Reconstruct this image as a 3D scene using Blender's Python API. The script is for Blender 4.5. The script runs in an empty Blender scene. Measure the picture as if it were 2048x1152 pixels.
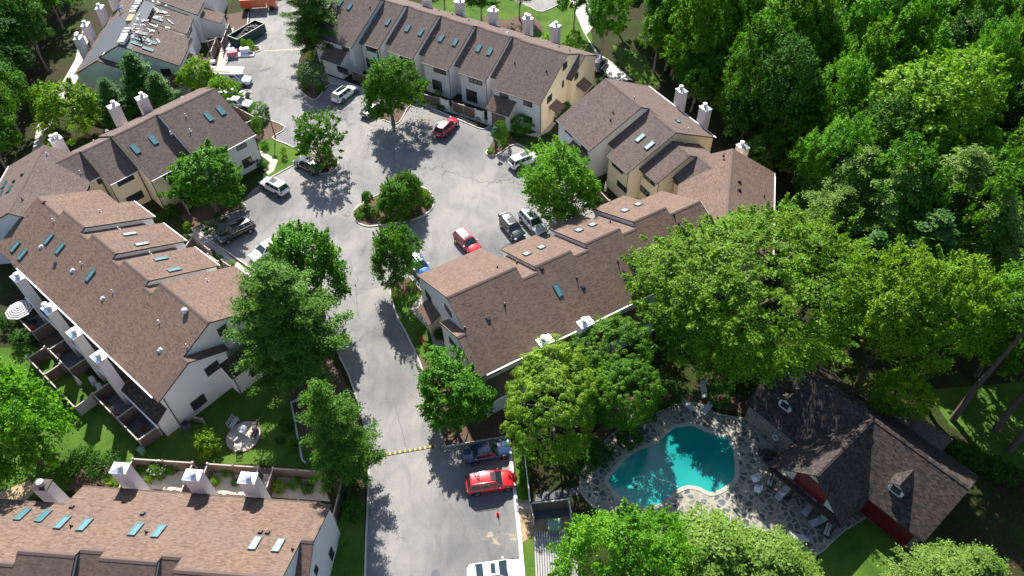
import bpy, bmesh, math, random
import numpy as np
from mathutils import Vector, Matrix
C = bpy.context.scene.collection
scn = bpy.context.scene
# ------------------------------------------------------------------ camera
PITCH, ROLL, FPX, CAMH = math.radians(47.56), math.radians(-1.66), 1480.0, 64.0
_f = np.array([0, math.cos(PITCH), -math.sin(PITCH)]); _r = np.array([1., 0, 0]); _u = np.cross(_r, _f)
CR = math.cos(ROLL) * _r + math.sin(ROLL) * _u
CU = -math.sin(ROLL) * _r + math.cos(ROLL) * _u
CF = _f
CP = np.array([0, 0, CAMH])
cam = bpy.data.cameras.new("camera"); camo = bpy.data.objects.new("camera", cam); C.objects.link(camo)
cam.sensor_width = 36; cam.lens = FPX / 2048 * 36; cam.clip_start = .5; cam.clip_end = 2000
camo.matrix_world = Matrix(((CR[0], CU[0], -CF[0], 0), (CR[1], CU[1], -CF[1], 0), (CR[2], CU[2], -CF[2], CAMH), (0, 0, 0, 1)))
scn.camera = camo
# ------------------------------------------------------------------ light
SAZ, SEL = math.radians(100), math.radians(43)
sun = bpy.data.lights.new("sun", 'SUN'); sun.energy = 5.0; sun.angle = math.radians(.5); sun.color = (1, .95, .87)
suno = bpy.data.objects.new("sun", sun); C.objects.link(suno); suno.location = (0, 60, 120)
suno.rotation_euler = Vector((-math.cos(SAZ) * math.cos(SEL), -math.sin(SAZ) * math.cos(SEL), -math.sin(SEL))).to_track_quat('-Z', 'Y').to_euler()
w = bpy.data.worlds.new("World"); scn.world = w; w.use_nodes = True
nt = w.node_tree; sk = nt.nodes.new('ShaderNodeTexSky'); sk.sky_type = 'NISHITA'; sk.sun_disc = False
sk.sun_elevation = SEL; sk.sun_rotation = math.radians(-10)
nt.links.new(sk.outputs[0], nt.nodes['Background'].inputs[0]); nt.nodes['Background'].inputs[1].default_value = .085
scn.view_settings.view_transform = 'Standard'; scn.view_settings.look = 'None'
scn.view_settings.exposure = 1.02; scn.view_settings.gamma = 1
# ------------------------------------------------------------------ photograph coordinates -> world
def ray(x, y):
    d = CF + CR * (x - 1024) / FPX - CU * (y - 576) / FPX
    return d
def G(x, y, z=0.0):
    d = ray(x, y); return CP + d * ((z - CAMH) / d[2])
def mpp(x, y, z=0.0):                                   # metres per photo pixel there
    return float((G(x, y, z) - CP) @ CF) / FPX
# ------------------------------------------------------------------ materials
M = {}
def nn(t, kind, **kw):
    n = t.nodes.new(kind)
    for k, v in kw.items():
        if k == 'i':
            for a, b in v.items(): n.inputs[a].default_value = b
        else: setattr(n, k, v)
    return n
def ramp(t, fac, stops):
    r = nn(t, 'ShaderNodeValToRGB'); e = r.color_ramp.elements
    while len(e) > 1: e.remove(e[-1])
    e[0].position, e[0].color = stops[0][0], (*stops[0][1], 1)
    for p, c in stops[1:]:
        q = e.new(p); q.color = (*c, 1)
    t.links.new(fac, r.inputs[0]); return r.outputs[0]
def mix(t, a, b, fac, mode='MIX'):
    m = nn(t, 'ShaderNodeMix', data_type='RGBA', blend_type=mode)
    for s, v in ((m.inputs[0], fac), (m.inputs[6], a), (m.inputs[7], b)):
        if hasattr(v, 'links'): t.links.new(v, s)
        elif isinstance(v, (int, float)): s.default_value = v if s.type == 'VALUE' else (v, v, v, 1)
        else: s.default_value = (*v, 1)
    return m.outputs[2]
def noise(t, scale, det=3, rough=.55, vec=None, dist=0):
    n = nn(t, 'ShaderNodeTexNoise', i={'Scale': scale, 'Detail': det, 'Roughness': rough, 'Distortion': dist})
    if vec is not None: t.links.new(vec, n.inputs['Vector'])
    return n.outputs[0]
def mat(name, col=(.5, .5, .5), rough=.6, metal=0, var=0.0, vs=3.0, spec=.5, bump=0.0, bs=20, coat=0):
    m = bpy.data.materials.new(name); m.use_nodes = True; t = m.node_tree; p = t.nodes['Principled BSDF']
    p.inputs['Roughness'].default_value = rough; p.inputs['Metallic'].default_value = metal
    p.inputs['Specular IOR Level'].default_value = spec; p.inputs['Coat Weight'].default_value = coat
    p.inputs['Base Color'].default_value = (*col, 1)
    tc = nn(t, 'ShaderNodeNewGeometry').outputs['Position']
    if var:
        c = mix(t, tuple(v * (1 - var) for v in col), tuple(min(1, v * (1 + var)) for v in col), noise(t, vs, 4, .6, tc))
        t.links.new(c, p.inputs['Base Color'])
    if bump:
        b = nn(t, 'ShaderNodeBump', i={'Strength': bump, 'Distance': .05}); t.links.new(noise(t, bs, 4, .6, tc), b.inputs['Height'])
        t.links.new(b.outputs[0], p.inputs['Normal'])
    M[name] = m; return m, t, p, tc
def shingle(name, cols, blot):
    m, t, p, tc = mat(name, rough=.92, spec=.2)
    uv = nn(t, 'ShaderNodeUVMap').outputs[0]
    b = nn(t, 'ShaderNodeTexBrick', offset=.5, i={'Scale': 1, 'Color1': (0, 0, 0, 1), 'Color2': (1, 1, 1, 1), 'Mortar': (.5, .5, .5, 1),
        'Mortar Size': .004, 'Mortar Smooth': .1, 'Bias': 0, 'Brick Width': .30, 'Row Height': .15})
    t.links.new(uv, b.inputs['Vector'])
    n1 = noise(t, 6.5, 3, .7, uv); n2 = noise(t, .28, 4, .6, tc)
    sep = nn(t, 'ShaderNodeMath', operation='ADD'); t.links.new(b.outputs[0], sep.inputs[0]); t.links.new(n1, sep.inputs[1])
    hf = nn(t, 'ShaderNodeMath', operation='MULTIPLY', i={1: .5}); t.links.new(sep.outputs[0], hf.inputs[0])
    c = ramp(t, hf.outputs[0], [(.2, cols[0]), (.4, cols[1]), (.6, cols[2]), (.85, cols[3])])
    c = mix(t, c, mix(t, c, blot, .5), ramp(t, n2, [(.4, (0, 0, 0)), (.7, (1, 1, 1))]))
    mps = nn(t, 'ShaderNodeMapping'); mps.inputs['Scale'].default_value = (1.1, .10, 1); t.links.new(uv, mps.inputs[0])
    c = mix(t, c, ramp(t, noise(t, 1.0, 4, .65, mps.outputs[0]), [(.3, (.84, .85, .87)), (.5, (1, 1, 1)), (.72, (1.10, 1.08, 1.05))]), 1.0, 'MULTIPLY')
    # the butt edge of every course, a dark line
    sx = nn(t, 'ShaderNodeSeparateXYZ'); t.links.new(uv, sx.inputs[0])
    md = nn(t, 'ShaderNodeMath', operation='FRACT'); dv = nn(t, 'ShaderNodeMath', operation='DIVIDE', i={1: .15})
    t.links.new(sx.outputs[1], dv.inputs[0]); t.links.new(dv.outputs[0], md.inputs[0])
    ln = ramp(t, md.outputs[0], [(0, (.5, .5, .5)), (.22, (1, 1, 1)), (1, (1.0, 1.0, 1.0))])
    c = mix(t, c, ln, 1.0, 'MULTIPLY')
    t.links.new(c, p.inputs['Base Color'])
    bp = nn(t, 'ShaderNodeBump', i={'Strength': .5, 'Distance': .03}); t.links.new(md.outputs[0], bp.inputs['Height']); t.links.new(bp.outputs[0], p.inputs['Normal'])
shingle('shingle', [(.105, .074, .062), (.155, .105, .080), (.195, .132, .098), (.205, .155, .132)], (.165, .12, .105))
shingle('shingle_grey', [(.095, .074, .067), (.135, .103, .09), (.165, .128, .112), (.19, .155, .14)], (.15, .118, .108))
shingle('shingle_old', [(.02, .018, .018), (.045, .038, .036), (.075, .058, .05), (.13, .09, .07)], (.05, .045, .045))
mat('stucco', (.72, .70, .68), .9, var=.06, vs=.7, bump=.2, bs=30, spec=.2)
mat('stucco_warm_bounce', (.76, .64, .45), .9, var=.06, vs=.7, bump=.2, bs=30, spec=.2)  # warm bounce light on shaded walls, put into the stucco colour
mat('chimney_stucco', (.74, .66, .645), .9, var=.05, vs=1.2, bump=.15, bs=30, spec=.2)
mat('fascia', (.045, .03, .026), .6)
mat('ridge', (.115, .078, .066), .9, var=.25, vs=6)
mat('gutter', (.85, .82, .86), .4)
mat('white', (.80, .80, .80), .45)
mat('metal_cap', (.82, .84, .88), .28, metal=.75)
mat('galv', (.62, .60, .60), .45, metal=.5)
mat('black', (.012, .012, .014), .5)
mat('rubber', (.02, .02, .022), .85)
mat('rim', (.55, .56, .58), .3, metal=.9)
mat('frame_dark', (.03, .028, .03), .5)
mat('win_glass', (.035, .045, .05), .06, spec=1.0, coat=.5)
mat('win_blue', (.10, .22, .36), .06, spec=1.0)
mat('sky_glass', (.07, .21, .24), .10, spec=1.0, coat=1)
mat('sky_glass_pale', (.45, .62, .68), .12, spec=1.0, coat=1)
mat('sky_frame', (.10, .16, .16), .4, metal=.3)
mat('car_glass', (.02, .035, .04), .04, spec=1.0, coat=.6)
mat('fence', (.17, .125, .10), .85, var=.2, vs=4, bump=.3, bs=12)
mat('fence_cap', (.42, .36, .33), .8, var=.15)
mat('timber', (.52, .50, .49), .85, var=.25, vs=5)
mat('timber_grey', (.36, .34, .33), .9, var=.3, vs=6)
mat('kerb', (.52, .49, .44), .85, var=.18, vs=1.3)
mat('concrete', (.40, .37, .325), .9, var=.14, vs=1.2, bump=.15)
mat('paving', (.46, .42, .36), .9, var=.25, vs=1.0, bump=.2)
mat('mulch', (.10, .062, .042), .95, var=.5, vs=4, bump=.6, bs=15)
mat('rust', (.25, .05, .02), .8, var=.2)
mat('bark', (.13, .105, .085), .95, var=.35, vs=5, bump=.5, bs=10)
mat('bark_pale', (.24, .21, .18), .95, var=.3, vs=4, bump=.5, bs=10)
mat('red_paint', (.15, .007, .016), .5, var=.1)
mat('membrane', (.075, .09, .11), .75, var=.1)
mat('wood_pale', (.55, .42, .24), .8, var=.2)
mat('blue_plastic', (.02, .14, .5), .4)
mat('orange', (.75, .13, .03), .4)
mat('yellow', (.58, .42, .06), .6)
mat('dump_green', (.012, .05, .06), .5, var=.2)
mat('skin', (.5, .3, .2), .6)
mat('box_green', (.14, .25, .18), .55, var=.1)
mat('lounge', (.42, .43, .45), .7)
mat('cushion_blue', (.08, .16, .28), .8)
mat('pink', (.55, .2, .2), .8)
mat('petal', (.78, .80, .68), .8)
mat('petal_purple', (.25, .08, .25), .8)
mat('debris', (.09, .08, .08), .9, var=.8, vs=5)
mat('pallet_white', (.78, .78, .82), .5)
mat('signal_red', (.7, .05, .03), .4)
# asphalt: pale worn grey, darker fresh seal at the parking bays, cracks
m, t, p, tc = mat('asphalt', rough=.9, spec=.25)
mp = nn(t, 'ShaderNodeMapping'); mp.inputs['Scale'].default_value = (1, .45, 1); t.links.new(tc, mp.inputs[0])
a = noise(t, .09, 5, .6, tc, .6); b = noise(t, .55, 5, .65, mp.outputs[0], 1.2); c0 = noise(t, 7, 4, .7, tc)
base = ramp(t, a, [(.33, (.20, .198, .198)), (.5, (.24, .235, .228)), (.66, (.285, .272, .255))])
base = mix(t, base, ramp(t, b, [(.3, (.76, .765, .78)), (.48, (1, 1, 1)), (.7, (1.2, 1.17, 1.12))]), .9, 'MULTIPLY')
base = mix(t, base, ramp(t, c0, [(.3, (.82, .82, .82)), (.7, (1.12, 1.12, 1.12))]), .7, 'MULTIPLY')
def blobs(t, tc, pts):
    acc = None
    for x, y, r in pts:
        p_ = G(x, y); ds = nn(t, 'ShaderNodeVectorMath', operation='DISTANCE'); t.links.new(tc, ds.inputs[0]); ds.inputs[1].default_value = (p_[0], p_[1], 0)
        mr = nn(t, 'ShaderNodeMapRange', interpolation_type='SMOOTHERSTEP', i={1: 0.0, 2: r, 3: 1.0, 4: 0.0}); t.links.new(ds.outputs['Value'], mr.inputs[0])
        if acc is None: acc = mr.outputs[0]
        else:
            m_ = nn(t, 'ShaderNodeMath', operation='MAXIMUM'); t.links.new(acc, m_.inputs[0]); t.links.new(mr.outputs[0], m_.inputs[1]); acc = m_.outputs[0]
    return acc
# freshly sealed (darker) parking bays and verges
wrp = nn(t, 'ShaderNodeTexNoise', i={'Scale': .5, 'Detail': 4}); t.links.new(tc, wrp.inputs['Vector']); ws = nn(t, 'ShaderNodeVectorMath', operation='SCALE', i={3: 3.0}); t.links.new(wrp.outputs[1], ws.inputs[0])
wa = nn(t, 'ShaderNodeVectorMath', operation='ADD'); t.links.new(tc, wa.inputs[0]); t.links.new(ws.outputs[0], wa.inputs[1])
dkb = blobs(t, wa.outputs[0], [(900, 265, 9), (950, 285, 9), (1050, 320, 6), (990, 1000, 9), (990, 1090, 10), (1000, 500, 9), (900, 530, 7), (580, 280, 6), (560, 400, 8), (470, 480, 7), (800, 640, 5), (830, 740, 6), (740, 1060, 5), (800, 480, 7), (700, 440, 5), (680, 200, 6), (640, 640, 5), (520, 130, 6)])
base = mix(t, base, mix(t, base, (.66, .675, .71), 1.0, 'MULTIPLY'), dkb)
vo = nn(t, 'ShaderNodeTexVoronoi', feature='DISTANCE_TO_EDGE', i={'Scale': .16}); 
wv = nn(t, 'ShaderNodeMix', data_type='VECTOR', i={0: .35}); t.links.new(tc, wv.inputs[4])
nz = nn(t, 'ShaderNodeTexNoise', i={'Scale': .9, 'Detail': 5}); t.links.new(tc, nz.inputs['Vector'])
sc = nn(t, 'ShaderNodeVectorMath', operation='SCALE', i={3: 2.2}); t.links.new(nz.outputs[1], sc.inputs[0])
ad = nn(t, 'ShaderNodeVectorMath', operation='ADD'); t.links.new(tc, ad.inputs[0]); t.links.new(sc.outputs[0], ad.inputs[1]); t.links.new(ad.outputs[0], vo.inputs['Vector'])
crk = ramp(t, vo.outputs[0], [(0, (.5, .5, .5)), (.008, (.7, .7, .7)), (.016, (1, 1, 1))])
base = mix(t, base, mix(t, (1, 1, 1), crk, ramp(t, noise(t, .12, 2, .5, tc), [(.5, (0, 0, 0)), (.62, (1, 1, 1))])), 1.0, 'MULTIPLY')
t.links.new(base, p.inputs['Base Color'])
bp = nn(t, 'ShaderNodeBump', i={'Strength': .25, 'Distance': .02}); t.links.new(c0, bp.inputs['Height']); t.links.new(bp.outputs[0], p.inputs['Normal'])
mat('asphalt_dark', (.115, .12, .135), .9, var=.28, vs=.9)
m, t, p, tc = mat('sand_stain', (.34, .30, .24), .95, var=.2, vs=1.5)
fa = noise(t, 1.1, 5, .65, tc); t.links.new(ramp(t, fa, [(.46, (0, 0, 0)), (.6, (.9, .9, .9))]), p.inputs['Alpha'])
# grass and woodland floor
m, t, p, tc = mat('grass', rough=.95, spec=.15)
a = noise(t, .28, 6, .68, tc); b = noise(t, 9, 4, .7, tc)
c = ramp(t, a, [(.3, (.038, .082, .012)), (.45, (.058, .13, .016)), (.6, (.085, .155, .024)), (.74, (.15, .15, .055))])
c = mix(t, c, ramp(t, b, [(.3, (.6, .62, .6)), (.7, (1.35, 1.3, 1.25))]), .8, 'MULTIPLY')
t.links.new(c, p.inputs['Base Color'])
bp = nn(t, 'ShaderNodeBump', i={'Strength': .7, 'Distance': .08}); t.links.new(b, bp.inputs['Height']); t.links.new(bp.outputs[0], p.inputs['Normal'])
m, t, p, tc = mat('forest_floor', rough=.95, spec=.15)
a = noise(t, .16, 5, .65, tc); b = noise(t, 3, 5, .7, tc)
c = ramp(t, a, [(.38, (.05, .036, .022)), (.5, (.032, .042, .014)), (.66, (.035, .07, .012))])
c = mix(t, c, ramp(t, b, [(.3, (.45, .5, .45)), (.7, (1.4, 1.3, 1.2))]), .9, 'MULTIPLY')
t.links.new(c, p.inputs['Base Color'])
bp = nn(t, 'ShaderNodeBump', i={'Strength': .8, 'Distance': .12}); t.links.new(b, bp.inputs['Height']); t.links.new(bp.outputs[0], p.inputs['Normal'])
mat('dry_soil', (.36, .26, .15), .95, var=.35, vs=1.5, bump=.4)
mat('gravel', (.50, .48, .45), .95, var=.3, vs=4, bump=.5)
# crazy paving round the pool
m, t, p, tc = mat('flagstone', rough=.85, spec=.3)
fn_ = nn(t, 'ShaderNodeTexNoise', i={'Scale': 2.2, 'Detail': 3}); t.links.new(tc, fn_.inputs['Vector']); fs_ = nn(t, 'ShaderNodeVectorMath', operation='SCALE', i={3: .35}); t.links.new(fn_.outputs[1], fs_.inputs[0])
fa_ = nn(t, 'ShaderNodeVectorMath', operation='ADD'); t.links.new(tc, fa_.inputs[0]); t.links.new(fs_.outputs[0], fa_.inputs[1]); tcp = tc; tc = fa_.outputs[0]
vo = nn(t, 'ShaderNodeTexVoronoi', feature='DISTANCE_TO_EDGE', i={'Scale': 1.65, 'Randomness': 1}); t.links.new(tc, vo.inputs['Vector'])
vc = nn(t, 'ShaderNodeTexVoronoi', feature='F1', i={'Scale': 1.65, 'Randomness': 1}); t.links.new(tc, vc.inputs['Vector'])
bw = nn(t, 'ShaderNodeRGBToBW'); t.links.new(vc.outputs[1], bw.inputs[0])
st = ramp(t, bw.outputs[0], [(.1, (.06, .075, .082)), (.4, (.10, .12, .128)), (.62, (.17, .175, .17)), (1, (.30, .28, .24))])
edge = nn(t, 'ShaderNodeMath', operation='ADD'); t.links.new(vo.outputs[0], edge.inputs[0])
en = nn(t, 'ShaderNodeMath', operation='MULTIPLY_ADD', i={1: .16, 2: -.08}); t.links.new(noise(t, 3, 3, .6, tc), en.inputs[0]); t.links.new(en.outputs[0], edge.inputs[1])
c = mix(t, (.33, .30, .245), st, ramp(t, edge.outputs[0], [(.11, (0, 0, 0)), (.13, (1, 1, 1))]))
c = mix(t, c, ramp(t, noise(t, 1.2, 4, .6, tc), [(.3, (.8, .8, .8)), (.7, (1.15, 1.15, 1.15))]), .8, 'MULTIPLY')
t.links.new(c, p.inputs['Base Color'])
# coursed rubble stone wall
m, t, p, tc = mat('stone_wall', rough=.9, spec=.3)
uv = nn(t, 'ShaderNodeUVMap').outputs[0]
b = nn(t, 'ShaderNodeTexBrick', offset=.43, squash=1.6, squash_frequency=3, i={'Scale': 1, 'Color1': (.06, .06, .062, 1), 'Color2': (.26, .25, .235, 1), 'Mortar': (.55, .50, .42, 1),
    'Mortar Size': .035, 'Mortar Smooth': .2, 'Bias': -.1, 'Brick Width': .42, 'Row Height': .19})
t.links.new(uv, b.inputs['Vector']); t.links.new(b.outputs[0], p.inputs['Base Color'])
# pool water
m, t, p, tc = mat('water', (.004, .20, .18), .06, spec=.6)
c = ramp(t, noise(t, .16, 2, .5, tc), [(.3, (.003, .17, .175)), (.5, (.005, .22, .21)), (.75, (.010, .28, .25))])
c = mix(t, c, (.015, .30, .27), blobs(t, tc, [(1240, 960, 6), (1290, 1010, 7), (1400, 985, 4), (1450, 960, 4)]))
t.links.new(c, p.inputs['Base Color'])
bp = nn(t, 'ShaderNodeBump', i={'Strength': .12, 'Distance': .05}); t.links.new(noise(t, 5, 3, .6, tc), bp.inputs['Height']); t.links.new(bp.outputs[0], p.inputs['Normal'])
# striped parasol cloth
m, t, p, tc = mat('stripes', rough=.8)
uv = nn(t, 'ShaderNodeUVMap').outputs[0]
sx = nn(t, 'ShaderNodeSeparateXYZ'); t.links.new(uv, sx.inputs[0])
md = nn(t, 'ShaderNodeMath', operation='FRACT'); t.links.new(sx.outputs[1], md.inputs[0])
t.links.new(ramp(t, md.outputs[0], [(0, (.75, .75, .74)), (.5, (.75, .75, .74)), (.52, (.05, .05, .06)), (1, (.05, .05, .06))]), p.inputs['Base Color'])
# foliage
def leaf(name, dark, mid, light, trans=.35):
    m = bpy.data.materials.new(name); m.use_nodes = True; t = m.node_tree; t.nodes.remove(t.nodes['Principled BSDF'])
    out = t.nodes['Material Output']
    g = nn(t, 'ShaderNodeNewGeometry'); oi = nn(t, 'ShaderNodeObjectInfo')
    na = noise(t, .3, 2, .5, g.outputs['Position']); nb_ = noise(t, 1.3, 3, .6, g.outputs['Position'])
    av = nn(t, 'ShaderNodeMath', operation='MULTIPLY_ADD', i={1: 1.15}); t.links.new(nb_, av.inputs[0]); sh_ = nn(t, 'ShaderNodeMath', operation='MULTIPLY_ADD', i={1: .95, 2: -.55}); t.links.new(na, sh_.inputs[0]); t.links.new(sh_.outputs[0], av.inputs[2]); n = av.outputs[0]
    ad = nn(t, 'ShaderNodeMath', operation='MULTIPLY_ADD', i={1: .4}); t.links.new(g.outputs['Random Per Island'], ad.inputs[0]); 
    h = nn(t, 'ShaderNodeMath', operation='MULTIPLY', i={1: .62}); t.links.new(n, h.inputs[0]); t.links.new(h.outputs[0], ad.inputs[2])
    c = ramp(t, ad.outputs[0], [(.15, dark), (.45, mid), (.85, light)])
    hs = nn(t, 'ShaderNodeHueSaturation'); t.links.new(c, hs.inputs['Color'])
    mr = nn(t, 'ShaderNodeMapRange', i={3: .500, 4: .512}); t.links.new(oi.outputs['Random'], mr.inputs[0]); t.links.new(mr.outputs[0], hs.inputs['Hue'])
    mv = nn(t, 'ShaderNodeMapRange', i={3: .94, 4: 1.12}); t.links.new(oi.outputs['Random'], mv.inputs[0]); t.links.new(mv.outputs[0], hs.inputs['Value'])
    d = nn(t, 'ShaderNodeBsdfPrincipled', i={'Roughness': .55, 'Specular IOR Level': .25}); tr = nn(t, 'ShaderNodeBsdfTranslucent')
    t.links.new(hs.outputs[0], d.inputs['Base Color'])
    c2 = mix(t, hs.outputs[0], (1.25, 1.5, .5), 1.0, 'MULTIPLY'); t.links.new(c2, tr.inputs[0])
    ms = nn(t, 'ShaderNodeMixShader', i={0: trans}); t.links.new(d.outputs[0], ms.inputs[1]); t.links.new(tr.outputs[0], ms.inputs[2])
    t.links.new(ms.outputs[0], out.inputs[0]); M[name] = m
leaf('leaf_green', (0.027, 0.094, 0.005), (0.069, 0.188, 0.007), (0.150, 0.312, 0.015))
leaf('leaf_bright', (0.044, 0.138, 0.005), (0.112, 0.263, 0.009), (0.225, 0.400, 0.019), .4)
leaf('leaf_yellow', (0.060, 0.138, 0.006), (0.156, 0.288, 0.010), (0.312, 0.432, 0.024), .4)
leaf('leaf_hero', (.055, .12, .008), (.125, .25, .010), (.26, .41, .026), .4)
leaf('leaf_olive', (0.046, 0.134, 0.006), (0.138, 0.268, 0.011), (0.313, 0.402, 0.029), .35)
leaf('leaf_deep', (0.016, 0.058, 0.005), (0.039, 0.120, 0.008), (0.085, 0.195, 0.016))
leaf('leaf_grey', (0.055, 0.110, 0.037), (0.110, 0.193, 0.063), (0.206, 0.304, 0.113))
leaf('needle_blue', (0.025, 0.079, 0.007), (0.069, 0.163, 0.011), (0.150, 0.274, 0.028), .3)
leaf('needle_soft', (0.044, 0.101, 0.011), (0.121, 0.212, 0.023), (0.240, 0.344, 0.050), .3)
leaf('needle_dark', (0.019, 0.068, 0.011), (0.047, 0.142, 0.019), (0.108, 0.243, 0.041), .3)
leaf('needle_olive', (0.042, 0.105, 0.014), (0.119, 0.217, 0.025), (0.238, 0.350, 0.056), .3)
def paint(name, col, rough=.25):
    mat(name, col, rough, spec=.6, coat=1.0)
for n_, c_ in dict(paint_white=(.82, .83, .85), paint_red=(.62, .012, .02), paint_crimson=(.45, .01, .03), paint_navy=(.02, .045, .13), paint_black=(.014, .014, .018), paint_blue=(.01, .13, .45), paint_silver=(.42, .45, .5), paint_darkgreen=(.015, .03, .032), paint_steel=(.02, .07, .14), paint_orange=(.6, .1, .02)).items(): paint(n_, c_)
# ------------------------------------------------------------------ mesh helpers
class MB:
    def __init__(s): s.v, s.f, s.m, s.uv, s.sm = [], [], [], [], []
    def poly(s, pts, mi=0, uv=None, smooth=False):
        b = len(s.v); s.v += [tuple(map(float, p)) for p in pts]; s.f.append(tuple(range(b, b + len(pts)))); s.m.append(mi)
        s.uv.append(uv if uv else [(p[0], p[1]) for p in pts]); s.sm.append(smooth); return s
    def mesh(s, vs, fs, mi=0, smooth=False):
        b = len(s.v); s.v += [tuple(map(float, p)) for p in vs]
        for f in fs:
            s.f.append(tuple(b + i for i in f)); s.m.append(mi); s.uv.append([(vs[i][0], vs[i][1]) for i in f]); s.sm.append(smooth)
        return s
    def box(s, c, d, R=None, mi=0, taper=1.0):
        # c centre, d full sizes, R 3 axes
        R = R or ((1, 0, 0), (0, 1, 0), (0, 0, 1)); R = np.array(R, float); c = np.array(c, float)
        vs = []
        for z in (-.5, .5):
            k = taper if z > 0 else 1
            for x, y in ((-.5, -.5), (.5, -.5), (.5, .5), (-.5, .5)): vs.append(c + R[0] * d[0] * x * k + R[1] * d[1] * y * k + R[2] * d[2] * z)
        return s.mesh(vs, [(3, 2, 1, 0), (4, 5, 6, 7), (0, 1, 5, 4), (1, 2, 6, 5), (2, 3, 7, 6), (3, 0, 4, 7)], mi)
    def tube(s, pts, rad, n=8, mi=0, caps=True, smooth=True):
        pts = [np.array(p, float) for p in pts]; rad = rad if hasattr(rad, '__len__') else [rad] * len(pts)
        vs, fs = [], []
        for i, p in enumerate(pts):
            d = pts[min(i + 1, len(pts) - 1)] - pts[max(i - 1, 0)]; d = d / (np.linalg.norm(d) + 1e-9)
            a = np.cross(d, (0, 0, 1.) if abs(d[2]) < .9 else (1., 0, 0)); a /= np.linalg.norm(a); b = np.cross(d, a)
            for k in range(n):
                t = 2 * math.pi * k / n; vs.append(p + (a * math.cos(t) + b * math.sin(t)) * rad[i])
        for i in range(len(pts) - 1):
            for k in range(n): fs.append((i * n + k, i * n + (k + 1) % n, (i + 1) * n + (k + 1) % n, (i + 1) * n + k))
        s.mesh(vs, fs, mi, smooth)
        if caps: s.mesh([vs[k] for k in range(n)], [tuple(range(n))], mi); s.mesh(vs[-n:], [tuple(range(n))][:1], mi)
        return s
    def prism(s, ring, z0, z1, mi=0, bottom=True):
        n = len(ring); vs = [(x, y, z0) for x, y in ring] + [(x, y, z1) for x, y in ring]
        fs = [(i, (i + 1) % n, n + (i + 1) % n, n + i) for i in range(n)] + [tuple(range(n, 2 * n))]
        if bottom: fs.append(tuple(range(n - 1, -1, -1)))
        return s.mesh(vs, fs, mi)
    def build(s, name, mats, parent=None, loc=None, bevel=0):
        me = bpy.data.meshes.new(name); me.from_pydata(s.v, [], s.f)
        for m_ in (mats if isinstance(mats, (list, tuple)) else [mats]): me.materials.append(M[m_])
        me.polygons.foreach_set('material_index', s.m); me.polygons.foreach_set('use_smooth', s.sm)
        ul = me.uv_layers.new(name='UVMap'); ul.data.foreach_set('uv', [c for f in s.uv for p in f for c in p])
        me.update(); o = bpy.data.objects.new(name, me); C.objects.link(o)
        if parent is not None: o.parent = parent
        if loc is not None: o.location = loc
        if bevel:
            b = o.modifiers.new('bevel', 'BEVEL'); b.width = bevel; b.segments = 2; b.limit_method = 'ANGLE'
        return o
def tag(o, label=None, cat=None, group=None, kind=None):
    if label: o['label'] = label
    if cat: o['category'] = cat
    if group: o['group'] = group
    if kind: o['kind'] = kind
    return o
def empty(name, loc, rz=0, **kw):
    o = bpy.data.objects.new(name, None); C.objects.link(o); o.location = loc; o.rotation_euler = (0, 0, rz); o.empty_display_size = .3
    return tag(o, **kw)
def copy_tree(o, parent=None):
    c = o.copy(); C.objects.link(c); c.parent = parent
    for ch in [x for x in bpy.data.objects if x.parent == o]: copy_tree(ch, c)
    return c
KIDS = {}
def fast_copy(o, **kw):
    r = o.copy(); C.objects.link(r)
    for ch in list(o.children):
        c = ch.copy(); C.objects.link(c); c.parent = r
        for g2 in list(ch.children):
            d = g2.copy(); C.objects.link(d); d.parent = c
    for k in ('group',):
        if k in r and not kw.get('group'): del r[k]
    return tag(r, **kw)
def sheet(name, px, z, m, z1=None):
    """flat polygon on the ground traced at its place; triangulated"""
    bm = bmesh.new(); vs = [bm.verts.new((G(x, y)[0], G(x, y)[1], z)) for x, y in px]; f = bm.faces.new(vs)
    if f.normal.z < 0 or True: bm.normal_update()
    if f.normal.z < 0: f.normal_flip()
    bmesh.ops.triangulate(bm, faces=[f]); me = bpy.data.meshes.new(name); bm.to_mesh(me); bm.free()
    me.materials.append(M[m]); o = bpy.data.objects.new(name, me); C.objects.link(o); return tag(o, kind='structure')
def strip(mb, pts, wd, z0, z1, closed=False, mi=0):
    """solid strip (kerb, rail) along ground points"""
    P = [np.array(p[:2], float) for p in pts]; n = len(P); L, R = [], []
    for i in range(n):
        a = P[i - 1] if (i > 0 or closed) else P[i]; b = P[(i + 1) % n] if (i < n - 1 or closed) else P[i]
        d = b - a; d /= np.linalg.norm(d) + 1e-9; q = np.array([-d[1], d[0]]) * wd / 2; L.append(P[i] + q); R.append(P[i] - q)
    for i in range(n if closed else n - 1):
        j = (i + 1) % n; q = [L[i], L[j], R[j], R[i]]
        mb.mesh([(*p, z0) for p in q] + [(*p, z1) for p in q], [(4, 5, 6, 7), (0, 1, 5, 4), (1, 2, 6, 5), (2, 3, 7, 6), (3, 0, 4, 7)][0:5], mi)
def smooth_line(px, n=5, closed=False):
    P = [np.array(p, float) for p in px]; out = []; N = len(P)
    for i in range(N if closed else N - 1):
        p0 = P[(i - 1) % N] if (closed or i > 0) else P[i]; p1 = P[i]; p2 = P[(i + 1) % N]; p3 = P[(i + 2) % N] if (closed or i < N - 2) else p2
        for k in range(n):
            t = k / n; out.append(.5 * ((2 * p1) + (-p0 + p2) * t + (2 * p0 - 5 * p1 + 4 * p2 - p3) * t * t + (-p0 + 3 * p1 - 3 * p2 + p3) * t ** 3))
    if not closed: out.append(P[-1])
    return out
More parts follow.
